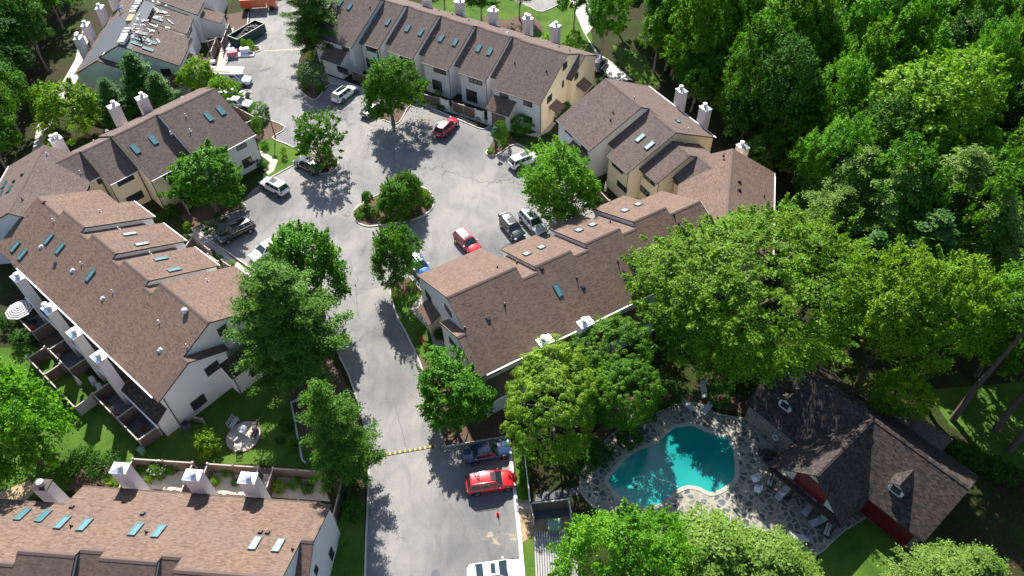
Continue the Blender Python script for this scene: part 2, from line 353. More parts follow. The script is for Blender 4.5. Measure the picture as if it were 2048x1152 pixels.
class Row:
    """a building's own frame: s along the row, t from the front eave towards the back"""
    def __init__(s, o, az, side):
        s.o = np.array([o[0], o[1], 0.]); a = math.radians(az); s.s = np.array([math.cos(a), math.sin(a), 0]); s.t = np.array([-math.sin(a), math.cos(a), 0]) * side
        s.side = side
    def w(s, a, t, z): return s.o + s.s * a + s.t * t + np.array([0, 0, z])
    def loc(s, p): q = p - s.o; return np.array([q @ s.s, q @ s.t, q[2]])
    def z(s, x, y, z): return s.loc(G(x, y, z))
    def hit(s, x, y, p0, n): d = ray(x, y); return s.loc(CP + d * (((p0 - CP) @ n) / (d @ n)))
    def S(s, x, y, v): return s.hit(x, y, s.o + s.s * v, s.s)
    def T(s, x, y, v): return s.hit(x, y, s.o + s.t * v, s.t)
    def P(s, x, y, t0, z0, t1, z1): return s.hit(x, y, s.o + s.t * t0 + np.array([0, 0, z0]), s.t * (z1 - z0) - np.array([0, 0, 1.]) * (t1 - t0))
    def rot(s): return math.atan2(s.s[1], s.s[0])
# ================================================================== SETTING
g = MB(); g.poly([(-900, -300, 0), (900, -300, 0), (900, 1200, 0), (-900, 1200, 0)]); tag(g.build('ground', 'forest_floor'), kind='structure')
lot = [(729, 1300), (729, 1152), (733, 1065), (736, 995), (738, 919), (722, 830), (700, 757), (679, 714), (640, 640), (560, 575), (512, 544), (450, 501), (385, 461), (420, 440), (470, 425), (492, 416),
       (482, 404), (505, 380), (540, 356), (562, 344), (587, 331), (620, 342), (648, 348), (672, 339), (676, 325), (655, 312), (625, 308), (600, 302), (572, 288), (545, 276), (571, 255), (524, 236), (500, 222), (440, 212), (420, 190), (395, 175), (400, 160),
       (432, 152), (448, 140), (462, 118), (470, 104), (512, 104), (521, 98), (510, 93), (470, 90), (460, 82), (468, 52), (495, 52), (500, 12), (515, 4), (560, 3), (640, -30), (700, -30), (650, 20), (625, 60),
       (598, 120), (594, 165), (600, 181), (628, 200), (640, 192), (663, 168), (715, 180), (760, 196), (760, 238), (790, 248), (802, 240), (826, 208), (880, 224), (955, 256), (972, 257), (984, 250),
       (992, 270), (974, 303), (974, 311), (992, 311), (1035, 288), (1075, 322), (1120, 350), (1170, 400), (1190, 430), (1190, 470), (1100, 500), (1040, 520), (880, 590),
       (840, 579), (819, 554), (800, 560), (778, 572), (783, 596), (795, 634), (812, 666), (835, 714), (862, 790), (880, 850), (892, 894), (1017, 873), (1024, 940), (1031, 995), (1040, 1080), (1047, 1152), (1057, 1300)]
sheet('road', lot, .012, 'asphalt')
sheet('parking_lot', [(1000, -10), (1100, -40), (1130, 2), (1085, 24), (1060, 15)], .01, 'asphalt')
sheet('gravel_path', [(1128, -30), (1165, -30), (1190, 50), (1172, 70), (1195, 105), (1225, 125), (1265, 160), (1220, 160), (1205, 140), (1185, 95), (1165, 60)], .01, 'gravel')
sheet('path', [(60, 330), (75, 250), (110, 190), (150, 120), (165, 60), (180, 60), (165, 140), (130, 205), (95, 260), (80, 335)], .01, 'gravel')
def lawn(px, z=.008, m='grass', n='lawn'): sheet(n, px, z, m)
lawn([(60, 690), (250, 790), (275, 890), (262, 930), (190, 925), (60, 900), (-40, 800), (-40, 700)])
lawn([(262, 930), (285, 890), (330, 870), (440, 780), (560, 720), (640, 700), (690, 760), (715, 850), (730, 930), (728, 1160), (640, 1160), (690, 1000), (640, 940), (500, 928)])
lawn([(545, 276), (600, 302), (648, 312), (640, 330), (587, 331), (540, 356), (534, 350), (552, 325), (515, 300), (520, 280)])
lawn([(1035, 288), (1090, 296), (1125, 280), (1150, 330), (1120, 350), (1075, 322)])
lawn([(812, 590), (835, 560), (870, 600), (880, 650), (900, 720), (845, 735), (835, 714), (812, 666), (795, 634), (783, 596)])
lawn([(840, -40), (1170, -40), (1185, 90), (1200, 110), (1100, 110), (1000, 60), (850, 10)])
lawn([(1225, 90), (1290, 110), (1320, 170), (1275, 165), (1235, 120)])
lawn([(1660, 1060), (1740, 1000), (1850, 1120), (1900, 1200), (1600, 1200)])
lawn([(1850, 780), (2100, 760), (2100, 950), (2000, 930), (1900, 850)])
lawn([(1040, 1080), (1070, 1060), (1075, 1160), (1048, 1160)])
lawn([(1025, 880), (1055, 880), (1060, 1000), (1036, 1000)])
lawn([(60, 1000), (0, 1010), (-30, 900), (60, 900), (200, 930), (165, 975)])
sheet('dirt_patch', [(1033, 998), (1062, 1000), (1070, 1062), (1066, 1070), (1045, 1085), (1040, 1040)], .016, 'dry_soil')
sheet('dirt_patch', [(1062, 1040), (1145, 1030), (1150, 1075), (1066, 1068)], .014, 'dry_soil')
sheet('dirt_patch', [(0, 985), (60, 960), (70, 985), (40, 1010), (-20, 1020)], .014, 'dry_soil')
sheet('mulch_bed', [(1060, 24), (1010, 40), (960, 30), (985, 60), (1040, 70), (1090, 60)], .014, 'mulch')
sheet('sand_stain', [(940, 1066), (975, 1062), (1040, 1070), (1038, 1100), (1005, 1093), (965, 1080)], .016, 'sand_stain')
sheet('sand_stain', [(845, 225), (870, 226), (866, 240), (848, 247), (836, 240)], .016, 'sand_stain')
# beds with mulch
bed_c = smooth_line([(708, 430), (712, 418), (728, 406), (750, 393), (780, 380), (820, 372), (852, 378), (864, 392), (868, 406), (862, 420), (846, 432), (820, 441), (790, 447), (760, 451), (735, 453), (715, 445)], 4, True)
sheet('mulch_bed', bed_c, .10, 'mulch')
for b_ in ([(492, 416), (470, 425), (420, 440), (385, 461), (365, 440), (345, 400), (400, 385), (482, 404)], [(571, 255), (545, 276), (520, 285), (505, 268), (490, 240), (524, 236)],
           [(600, 181), (628, 200), (663, 168), (650, 150), (615, 140), (594, 160)], [(790, 248), (826, 208), (800, 196), (760, 196), (760, 238)], [(974, 311), (992, 311), (1035, 288), (1015, 262), (985, 258), (992, 270), (974, 303)],
           [(676, 325), (672, 339), (648, 348), (620, 342), (600, 330), (625, 308), (655, 312)], [(778, 572), (783, 596), (812, 590), (838, 580), (819, 554)], [(512, 98), (470, 92), (470, 103), (512, 103)], [(835, 714), (862, 790), (892, 894), (1017, 873), (1000, 800), (930, 740), (880, 700)],
           [(690, 760), (715, 840), (728, 930), (728, 1010), (690, 1010), (640, 940), (600, 860), (560, 740), (640, 690)], [(190, 925), (262, 935), (240, 985), (160, 990), (120, 960)], [(270, 925), (510, 935), (640, 945), (660, 1000), (260, 985)], [(500, 52), (470, 60), (440, 100), (420, 60), (450, 30), (500, 20)], [(1180, 880), (1250, 790), (1500, 790), (1500, 830), (1400, 810), (1300, 825), (1220, 870), (1160, 950)]):
    sheet('mulch_bed', b_, .02, 'mulch')
sheet('paving', [(262, 975), (270, 940), (500, 945), (640, 960), (660, 1003)], .024, 'paving')
# footpaths
for p_ in ([(520, 300), (556, 321), (548, 342), (537, 350), (527, 341), (541, 326), (516, 306)], [(640, 150), (648, 148), (718, 172), (760, 190), (765, 197), (716, 183), (645, 162)], [(826, 197), (845, 196), (900, 212), (980, 243), (984, 252), (975, 250), (900, 225), (828, 204)],
           [(1016, 262), (1075, 275), (1100, 262), (1112, 246), (1096, 240), (1080, 262), (1060, 268), (1018, 256)], [(842, 592), (856, 576), (876, 640), (888, 690), (870, 700), (858, 660), (838, 640), (820, 618)], [(1068, 330), (1078, 300), (1110, 282), (1118, 300), (1095, 345)],
           [(378, 470), (395, 460), (470, 520), (505, 548), (512, 560), (500, 562), (440, 520)], [(430, 150), (438, 110), (455, 60), (468, 55), (462, 90), (455, 125), (447, 146)], [(1040, 1008), (1057, 1007), (1058, 1018), (1042, 1018)]):
    sheet('footpath', p_, .03, 'concrete')
sheet('planting_strip', [(912, 232), (928, 236), (958, 250), (950, 252), (914, 240)], .034, 'dry_soil')
# kerbs
kb = MB()
for ln in ([(729, 1200), (733, 1065), (736, 995), (738, 940)], [(722, 830), (700, 757), (679, 714)], [(560, 575), (512, 544), (450, 501), (385, 461)], [(482, 404), (492, 416), (470, 425), (430, 438)], [(537, 358), (587, 331)],
           [(600, 302), (572, 288), (545, 276), (571, 255), (524, 236), (500, 226)], [(600, 181), (612, 192), (628, 200), (640, 192), (663, 168), (715, 180), (745, 190)], [(765, 240), (790, 248), (802, 240), (826, 208), (880, 224), (955, 256), (972, 257), (982, 250)],
           [(976, 300), (972, 306), (976, 311), (992, 311), (1035, 288), (1075, 322)], [(855, 586), (840, 579), (819, 554)], [(778, 568), (783, 596), (795, 634), (812, 666), (835, 714), (850, 755)], [(892, 894), (1017, 873)], [(470, 90), (512, 92), (521, 97), (514, 104), (470, 104)], [(495, 52), (500, 12), (515, 4)], [(482, 180), (500, 182), (500, 187), (484, 192)],
           [(1060, 14), (1085, 24), (1130, 2)]):
    sm_ = smooth_line(ln, 3); strip(kb, [G(*p) for p in sm_], .17, -.1, .13)
strip(kb, [G(*p) for p in bed_c], .2, -.1, .14, closed=True)
strip(kb, [G(*p) for p in smooth_line([(676, 322), (676, 332), (666, 342), (648, 348), (628, 345), (614, 336)], 4)], .17, -.1, .13)
tag(kb.build('kerb', 'kerb', bevel=.02), kind='structure')
kb = MB(); strip(kb, [G(*p) for p in [(1016, 866), (1024, 940), (1031, 995), (1040, 1080), (1049, 1180)]], .34, -.1, .15); tag(kb.build('kerb', 'white', bevel=.02), kind='structure')
# patches and markings on the asphalt
for q_ in ([(518, 141), (542, 134), (544, 137), (521, 145)],): sheet('asphalt_patch', q_, .018, 'asphalt_dark')
pm = MB()
for a_, b_ in (((528, 102), (606, 98)),): strip(pm, [G(*a_), G(*b_)], .22, .010, .019)
tag(pm.build('road_marking', 'wood_pale'), kind='structure')
for cl in ([(585, 345), (612, 330), (640, 312), (672, 300), (706, 276)], [(700, 520), (708, 545), (716, 560), (711, 585), (720, 640)], [(760, 810), (785, 802), (795, 832), (806, 868), (812, 895)], [(560, 575), (640, 582), (705, 580), (760, 575)], [(735, 290), (790, 320), (850, 352)], [(545, 152), (565, 160), (572, 175)]):
    cm = MB(); L_ = smooth_line(cl, 4); rg = random.Random(int(cl[0][0])); strip(cm, [G(x + rg.uniform(-1.5, 1.5), y + rg.uniform(-1.5, 1.5)) for x, y in L_], .055, .009, .0165); tag(cm.build('asphalt_crack', 'asphalt_dark'), kind='structure')
sheet('oil_stain', smooth_line([(862, 1146), (872, 1139), (880, 1146), (876, 1158), (864, 1160)], 3, True), .0175, 'asphalt_dark')
# pool: deck, coping, water
pool = [(1364.5, 851), (1385, 849), (1410, 860), (1434, 868), (1455, 875), (1467, 891), (1471.5, 908), (1474, 946), (1469, 964), (1451, 978), (1430, 988), (1416, 988), (1399, 979), (1385, 976), (1371, 976), (1357, 983), (1343, 995), (1326, 1009), (1309, 1016), (1290, 1018), (1262, 1008), (1238, 996), (1222, 978), (1212, 961), (1222, 946), (1250, 915), (1271, 901), (1295, 891), (1312, 884), (1330, 867), (1347, 854)]
deck = [(1160, 960), (1163, 940), (1180, 915), (1208, 884), (1243, 856), (1288, 839), (1330, 818), (1368, 806), (1399, 808), (1430, 826), (1480, 836), (1500, 832), (1505, 800), (1560, 850), (1660, 940), (1755, 1010), (1690, 1060), (1630, 1113), (1590, 1110), (1500, 1090), (1380, 1070), (1290, 1050), (1200, 1020), (1166, 992)]
def pxl(P, z=0): return [tuple(G(x, y, z)[:2]) for x, y in P]
dk = smooth_line(deck, 3, True)
sheet('pool_deck', dk, .055, 'flagstone')
kb = MB(); strip(kb, [G(*p) for p in dk], .12, -.05, .065, closed=True); tag(kb.build('deck_edge', 'concrete'), kind='structure')
pl = smooth_line(pool, 3, True)
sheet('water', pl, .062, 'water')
kb = MB(); strip(kb, [G(*p) for p in pl], .42, .0, .10, closed=True); tag(kb.build('pool_coping', 'concrete', bevel=.03), kind='structure')
for i in range(7):
    x0 = 1070 + i * 13.5
    sheet('stepping_slab', [(x0, 1004 - i * 2.2), (x0 + 11.5, 1002 - i * 2.2), (x0 + 14, 985 - i * 2.0), (x0 + 2, 988 - i * 2)], .04, 'asphalt_dark')
# ================================================================== BUILDINGS
SL, EZ = .49, 5.1
def slab(mb, row, s0, s1, a, b, th=.17):
    """roof slab between (t,z) a (eave) and b (ridge); material 0 top, 1 edges"""
    ln = math.hypot(b[0] - a[0], b[1] - a[1]); top = [row.w(s0, *a), row.w(s1, *a), row.w(s1, *b), row.w(s0, *b)]
    uv = [(s0, 0), (s1, 0), (s1, ln), (s0, ln)]
    n = np.cross(top[1] - top[0], top[2] - top[0])
    if n[2] < 0: top = top[::-1]; uv = uv[::-1]
    lo = [p - np.array([0, 0, th]) for p in top]
    mb.poly(top, 0, uv); mb.poly(lo[::-1], 1)
    for i in range(4):
        j = (i + 1) % 4; mb.poly([lo[i], lo[j], top[j], top[i]], 1)
def ridge_cap(row, bld, s0, s1, t, z):
    mb = MB()
    for sg in (-1, 1):
        a, b = row.w(s0, t, z + .03), row.w(s1, t, z + .03); c, d = row.w(s1, t + sg * .2, z - .062), row.w(s0, t + sg * .2, z - .062)
        mb.poly([a, b, c, d] if (np.cross(b - a, c - a)[2] > 0) else [d, c, b, a])
    return mb.build('ridge_cap', 'ridge', bld)
def walls(row, s0, s1, prof, z0=-.05):
    """solid of the wall under a roof profile [(t,z)...]"""
    mb = MB(); n = len(prof); ring = [(prof[0][0], z0)] + list(prof) + [(prof[-1][0], z0)]; k = len(ring)
    A = [row.w(s0, t, z) for t, z in ring]; B = [row.w(s1, t, z) for t, z in ring]
    mb.mesh(A + B, [tuple(range(k)), tuple(range(2 * k - 1, k - 1, -1))] + [(i, i + k, (i + 1) % k + k, (i + 1) % k) for i in range(k)])
    bm = bmesh.new(); vs = [bm.verts.new(v) for v in mb.v]
    for f in mb.f: bm.faces.new([vs[i] for i in f])
    bmesh.ops.recalc_face_normals(bm, faces=bm.faces); mb.f = [tuple(v.index for v in f.verts) for f in bm.faces if True] if False else mb.f
    bm.free(); return mb
def fixn(o):
    bm = bmesh.new(); bm.from_mesh(o.data); bmesh.ops.recalc_face_normals(bm, faces=bm.faces); bm.to_mesh(o.data); bm.free(); return o
def unit(row, bld, s0, s1, tf, tb, link=False, mats=('shingle', 'stucco'), zf=EZ, slope=SL, cap=True, gut='bf', rt=None):
    tr = (tf + tb) / 2; zr = zf + slope * (tr - tf); dz = -.008 if link else 0; e = .12 if link else 0
    mb = MB(); slab(mb, row, s0 - e, s1 + e, (tf, zf + dz), (tr, zr + dz)); slab(mb, row, s0 - e, s1 + e, (tb, zf + dz), (tr, zr + dz))
    rf = mb.build('roof', [mats[0], 'fascia'], bld)
    if cap: ridge_cap(row, rf, s0 + .02, s1 - .02, tr, zr + dz)
    i = .0 if link else .1
    wb = walls(row, s0 + i - (.3 if link else 0), s1 - i + (.3 if link else 0), [(tf + .35, zf + .17 - .19), (tr, zr - .19), (tb - .35, zf + .17 - .19)])
    fixn(wb.build('wall', mats[1], bld))
    gb = MB(); gf = MB()
    if 'b' in gut: gb.box(row.w((s0 + s1) / 2, tb + .06, zf - .05), (s1 - s0 - .02, .13, .13), (row.s, row.t, (0, 0, 1)))
    if 'f' in gut: gf.box(row.w((s0 + s1) / 2, tf - .05, zf - .06), (s1 - s0 - .02, .10, .09), (row.s, row.t, (0, 0, 1)))
    if gb.v: gb.build('gutter', 'gutter', rf)
    if gf.v: gf.build('gutter', 'gutter' if row is P or row is W else 'fascia', rf)
    return tr, zr
def wing(row, bld, D, mats, off=.95, s1=0., rear=True):
    mb = MB(); tp, zp = D - 4.15, EZ + SL * 4.15; te, ze = D - 8.2, 5.2
    slab(mb, row, s1 - off, s1, (D, EZ - .006), (tp, zp - .006)); slab(mb, row, s1 - off, s1 + .15, (te, ze), (tp, zp - .006))
    rf = mb.build('roof', [mats[0], 'fascia'], bld); ridge_cap(row, rf, s1 - off + .02, s1 - .02, tp, zp)
    fixn(walls(row, s1 - off + .1, s1 + .3, [(te + .3, ze - .03), (tp, zp - .2), (D - .35, EZ - .03)]).build('wall', mats[1], bld))
def chimney(row, bld, px, z=7.4, flues=1, m='chimney_stucco', w=(1.4, .95), capm='metal_cap'):
    p = row.z(*px, z); R = (row.s, row.t, (0, 0, 1)); c = row.w(p[0], p[1], 0)
    mb = MB(); mb.box(c + [0, 0, (z - .1) / 2], (w[0], w[1], z - .1), R); ch = mb.build('chimney', m, bld)
    mb = MB(); mb.box(c + [0, 0, z - .04], (w[0] + .12, w[1] + .12, .1), R); mb.box(c + [0, 0, z + .05], (w[0] + .1, w[1] + .1, .1), R, taper=.25); mb.build('chimney_cap', capm, ch)
    for k in range(flues):
        q = c + row.s * ((k - .5) * .55 if flues > 1 else -.15) + row.t * (.05 if k else -.05)
        mb = MB(); mb.tube([q + [0, 0, z], q + [0, 0, z + .5]], .23, 14); mb.tube([q + [0, 0, z + .5], q + [0, 0, z + .62]], .29, 14, smooth=False); mb.tube([q + [0, 0, z + .62], q + [0, 0, z + .68]], [.27, .1], 14); mb.build('flue', 'galv', ch)
def on_slope(row, px, pl): return row.P(*px, *pl)
def skylight(row, bld, px, pl, w=.62, l=1.25, glass='sky_glass', up=None):
    p = row.P(*px, *pl); sl = (pl[3] - pl[1]) / (pl[2] - pl[0]); u = row.t + np.array([0, 0, sl]); u /= np.linalg.norm(u); n = np.cross(row.s, u); n = n if n[2] > 0 else -n
    c = row.w(*p); R = (row.s, u, n)
    mb = MB()
    for a, b, d1, d2 in ((0, l / 2 - .04, w, .08), (0, -l / 2 + .04, w, .08), (w / 2 - .04, 0, .08, l - .16), (-w / 2 + .04, 0, .08, l - .16)): mb.box(c + row.s * a + u * b + n * .07, (d1, d2, .16), R)
    sk_ = mb.build('skylight', 'sky_frame', bld); mb = MB(); mb.box(c + n * .10, (w - .14, l - .14, .05), R); mb.build('glass', glass, sk_)
def vent(row, bld, px, pl, kind='pipe', m='galv'):
    p = row.P(*px, *pl); c = row.w(*p)
    mb = MB()
    if kind == 'pipe':
        mb.tube([c + [0, 0, -.1], c + [0, 0, .38]], .06, 8); mb.tube([c + [0, 0, -.08], c + [0, 0, .14]], [.17, .07], 8); mb.build('vent_pipe', m, bld)
    elif kind == 'box':
        sl = (pl[3] - pl[1]) / (pl[2] - pl[0]); u = row.t + np.array([0, 0, sl]); u /= np.linalg.norm(u); n = np.cross(row.s, u); n = n if n[2] > 0 else -n
        mb.box(c + n * .09, (.36, .36, .2), (row.s, u, n), taper=.85); mb.box(c + n * .01, (.5, .5, .03), (row.s, u, n)); mb.build('roof_vent', m, bld, bevel=.02)
    else:
        mb.tube([c + [0, 0, -.1], c + [0, 0, .3]], .2, 12); mb.tube([c + [0, 0, .3], c + [0, 0, .42], c + [0, 0, .5]], [.34, .3, .08], 14); mb.build('roof_vent', m, bld)
def win(row, bld, ax, val, a, b, out, glass='win_glass', name='window', frame='frame_dark', mull=None, hang=0):
    f = row.S if ax == 's' else row.T; p, q = f(*a, val), f(*b, val); k = 1 if ax == 's' else 0
    u0, u1 = sorted((p[k], q[k])); z0, z1 = sorted((p[2], q[2]))
    ud = row.t if ax == 's' else row.s; nd = (row.s if ax == 's' else row.t) * out; zz = np.array([0, 0, 1.])
    u0, u1 = (u0, u1) if u1 - u0 > .5 else ((u0 + u1) / 2 - .4, (u0 + u1) / 2 + .4); z0 = max(z0, .08)
    if z1 - z0 < .6: z1 = z0 + .9
    W_, H_ = u1 - u0, z1 - z0; c = row.w(val, (u0 + u1) / 2, (z0 + z1) / 2) if ax == 's' else row.w((u0 + u1) / 2, val, (z0 + z1) / 2)
    R = (ud, nd, zz); mb = MB(); ft = .07
    mb.box(c + zz * (H_ / 2 - ft / 2) + nd * .03, (W_, .08, ft), R); mb.box(c - zz * (H_ / 2 - ft / 2) + nd * .03, (W_, .08, ft), R)
    n = mull if mull is not None else (1 if W_ < 1.9 else 2)
    for i in range(n + 2):
        x = -W_ / 2 + ft / 2 + (W_ - ft) * i / (n + 1); mb.box(c + ud * x + nd * .03, (ft, .076, H_ - 2 * ft), R)
    wd = mb.build(name, frame, bld); mb = MB(); mb.box(c + nd * .01, (W_ - ft, .03, H_ - ft), R); mb.build('pane', glass, wd)
def porch(row, bld, s0, s1, t0, t1, zt, zb, zh=0, wallm='stucco', roofm='shingle', ax='t', solid=True):
    """lean-to: roof from (t0,zt) at the wall down to (t1,zb)"""
    mb = MB(); 
    if ax == 't': slab(mb, row, s0 - .15, s1 + .15, (t1 + (.25 if t1 > t0 else -.25), zb), (t0, zt), .1)
    else:
        r2 = Row(row.o, math.degrees(math.atan2(row.t[1], row.t[0])), 1); r2.t = row.s.copy(); r2.s = row.t.copy()
        slab(mb, r2, s0 - .15, s1 + .15, (t1 + (.25 if t1 > t0 else -.25), zb), (t0, zt), .1)
    rf = mb.build('porch_roof', [roofm, 'fascia'], bld)
    if solid:
        rr = row if ax == 't' else r2
        fixn(walls(rr, s0, s1, [(t1, zb - .12 + (zt - zb) * .12), (t0 + (.05 if t1 < t0 else -.05), zt - .14)] if t1 < t0 else [(t0 - .05, zt - .14), (t1, zb - .12 + (zt - zb) * .12)]).build('porch_wall', wallm, bld))
def pipe(row, bld, s, t, z1, z0=.1):
    mb = MB(); mb.tube([row.w(s, t, z0), row.w(s, t, z1)], .045, 6); mb.build('downspout', 'fascia', bld)

N = Row(G(1082.3, 209.3, 5.1), 147.5, -1); E1 = Row(G(1111.9, 239.6, 5.1), 299, 1); E2 = Row(G(833.5, 550.2, 5.1), 29.4, -1)
P = Row(G(512.2, 269.1, 5.1), 226, -1); Rr = Row(G(360, 131.8, 5.1), 92, 1)
_w = Row(G(314, 803, 5.1), 139, -1); W = Row(_w.w(0, 15.75, 0), 139, 1)
_s = Row(G(640, 1007, 5.1), 174, 1); S = Row(_s.w(0, 15.65, 0), 174, -1)
_a = math.radians(94.5); K1 = Row((math.sin(_a) * -46.95, -math.cos(_a) * -46.95), 94.5, 1)
_a = math.radians(74.7); K2 = Row((math.sin(_a) * 2.0, -math.cos(_a) * 2.0), 74.7, -1)
def house(nm, row, label, grp='townhouse rows around the parking court'):
    return empty(nm, (0, 0, 0), label=label, cat='townhouses', group=grp)
def front(tf, D=15.65, zf=EZ): tr = (tf + D) / 2; return (tf, zf, tr, zf + SL * (tr - tf))
def back(tf, D=15.65, zf=EZ): tr = (tf + D) / 2; return (D, zf, tr, zf + SL * (tr - tf))
c1 = lambda x, y: (x / 2.88, y / 2.88)
c2 = lambda x, y: (500 + x / 2.88, y / 2.88)
c5 = lambda x, y: (x / 2.88, 360 + y / 2.88)
c6 = lambda x, y: (500 + x / 2.88, 360 + y / 2.88)
c7 = lambda x, y: (1000 + x / 2.88, 360 + y / 2.88)
R3 = lambda x, y: (240 + x / 6.4, 740 + y / 6.4)
R4 = lambda x, y: (360 + x / 7.2, 600 + y / 7.2)
R5 = lambda x, y: (200 + x / 4.571, 900 + y / 4.571)
R6 = lambda x, y: (600 + x / 7.2, 60 + y / 7.2)
R7 = lambda x, y: (820 + x / 7.2, 120 + y / 7.2)
R8 = lambda x, y: (960 + x / 5.762, 80 + y / 5.762)
q1 = lambda x, y: (1090 + x / 4.115, 140 + y / 4.115)
q2 = lambda x, y: (1300 + x / 4.115, 160 + y / 4.115)
q3 = lambda x, y: (820 + x / 4.431, 540 + y / 4.431)
r5 = lambda x, y: (560 + x / 6, 960 + y / 6)
r8 = lambda x, y: (x / 4.8, 180 + y / 4.8)
d4 = lambda x, y: (x / 2.88, 752 + y / 2.88)
h4 = lambda x, y: (1500 + x / 2.88, 752 + y / 2.88)
gg = lambda x, y: (100 + x / 5.689, y / 5.689)
# ---- row at the top
b = house('townhouse_row', N, 'long white townhouse row along the top of the court with ten roof skylights')
for a0, a1, tf, lk in ((.1, 8.2, 0, 0), (8.2, 9.95, 2.6, 1), (9.95, 14.7, 1.1, 0), (14.7, 16.35, 2.6, 1), (16.35, 21.1, .8, 0), (21.1, 22.9, 2.6, 1), (22.9, 27.65, .9, 0), (27.65, 29.25, 2.6, 1), (29.25, 33.1, .7, 0), (33.1, 41.3, -1.2, 0)):
    unit(N, b, a0, a1, tf, 15.65, bool(lk), ('shingle_grey', 'stucco'), gut='f' if not lk else '')
wing(N, b, 15.65, ('shingle_grey', 'stucco_warm_bounce'), s1=.1)
fixn(walls(N, .14, .26, [(.34, 5.08), (7.82, 8.72), (15.2, 5.1)]).build('end_wall', 'stucco_warm_bounce', b))  # thin skin whose warm tint stands in for bounced light on the end
for p_, f_ in (((918.6, 2), 1), ((986, 20), 1), ((1055.6, 36), 2), ((1110.7, 50.5), 1), ((853, -4), 1)): chimney(N, b, p_, flues=f_)
for p_, tf in ((c2(910, 163), .9), (c2(985, 187), .9), (c2(1103, 220), .8), (c2(1183, 244), .8), (c2(1318, 278), 1.1), (c2(1381, 298), 1.1), (c2(720, 106), .7), (c2(795, 128), .7), (c2(575, 38), -1.2), (c2(520, 20), -1.2)): skylight(N, b, p_, front(tf))
for p_, tf in ((c2(692, 45), -1.2), (c2(1062, 218), .8), (c2(1525, 365), 0), (R8(768, 365), 0), (c2(1262, 288), 1.1)): vent(N, b, p_, front(tf), 'pipe', 'black')
for p_, tf in (((878, 22), 1), ((905, 30), 1), ((938, 42), 1), ((1118, 95), 1), ((1140, 103), 1)): vent(N, b, p_, back(tf), 'pipe', 'black')
vent(N, b, (1015, 66), back(1), 'box', 'white')
for a_, b_, t_, n_ in ((R6(315, 128), R6(435, 222), -.86, 'window'), (R6(600, 218), R6(714, 316), -.86, 'window'), (R6(952, 222), R6(1128, 343), 1.04, 'window'), (R6(1432, 372), R6(1612, 494), 1.24, 'window'), (R7(338, 98), R7(522, 222), 1.14, 'window'), (R7(850, 242), R7(1042, 372), 1.44, 'window'),
                   (R7(1292, 472), R7(1420, 578), .34, 'window'), (R7(1632, 572), R7(1762, 688), .34, 'window'), (R7(1634, 787), R7(1760, 930), .34, 'window'), (R6(950, 398), R6(1105, 568), 1.04, 'patio_door'), (R7(318, 272), R7(468, 458), 1.14, 'patio_door'), (R7(808, 412), R7(972, 628), 1.44, 'patio_door')): win(N, b, 't', t_, a_, b_, -1, name=n_)
win(N, b, 't', -.86, R6(364, 330), R6(468, 445), -1, 'win_blue')
for a_, b_ in ((R8(1003, 236), R8(952, 360)), (R8(966, 458), R8(942, 553)), (R8(827, 612), R8(772, 742))): win(N, b, 's', .14, a_, b_, -1)
win(N, b, 's', -.75, R8(1133, 358), R8(1087, 472), -1)
porch(N, b, 4.4, 8.1, .36, -1.5, 4.0, 2.7, roofm='shingle')
porch(N, b, 34.6, 38.4, -.84, -2.7, 4.0, 2.7, roofm='shingle')
win(N, b, 't', -2.71, R6(530, 508), R6(705, 650), -1)
mb = MB(); mb.box(N.w(6.2, -1.51, 1.15), (2.3, .06, 2.2), (N.s, N.t, (0, 0, 1))); mb.build('garage_door', 'fence', b)
porch(N, b, 2.6, 4.6, .14, -1.1, 3.3, 2.6, ax='s', wallm='stucco_warm_bounce', solid=False, roofm='shingle')
porch(N, b, 9.2, 11.4, -.75, -2.0, 3.5, 2.7, ax='s', solid=False, roofm='shingle')
for s_, t_ in ((.25, .3), (10.0, 1.38), (16.4, 1.08), (22.95, 1.18), (29.3, .98)): pipe(N, b, s_, t_, 5.0)
mb = MB(); [mb.box(N.w(1.3 + k * .45, .31, 1.0), (.3, .12, .35), (N.s, N.t, (0, 0, 1))) for k in range(2)]; mb.build('meter_box', 'frame_dark', b)
mb = MB(); [mb.box(N.w(40 + k * .45, -.9, 1.0), (.3, .12, .35), (N.s, N.t, (0, 0, 1))) for k in range(2)]; mb.build('meter_box', 'frame_dark', b)
# ---- right-hand row
b = house('townhouse_row', E1, 'townhouse row at upper right, stepped gables and two chimneys against the wood')
for a0, a1, tf, tb, lk in ((0, 8.1, 0, 15.65, 0), (8.1, 10.05, 2.95, 15.65, 1), (10.05, 14.4, 1.3, 15.65, 0), (14.4, 17.9, 3.3, 12.9, 0), (17.9, 22.5, 5.8, 12.9, 0)):
    unit(E1, b, a0, a1, tf, tb, bool(lk), ('shingle_grey', 'stucco' if a0 < 10 else 'stucco_warm_bounce'), gut=('b' if tb > 14 else '') + ('f' if not lk else ''))  # later units carry the bounce light in their wall colour
for p_ in ((1363.7, 180.2), (1411.3, 215.4)): chimney(E1, b, p_)
chimney(E1, b, (1485.9, 292.4), z=6.9)
for p_ in (q1(785, 560), q1(862, 622)): skylight(E1, b, p_, front(1.3), l=1.35, glass='sky_glass_pale')
skylight(E1, b, q2(228, 343), back(1.3), w=.6, l=.7, glass='sky_glass_pale')
for p_ in (q1(560, 350), q1(541, 415)): vent(E1, b, p_, front(0), 'pipe', 'black')
for p_ in (q1(635, 80), q1(733, 238), q2(312, 412)): vent(E1, b, p_, back(0), 'pipe', 'galv')
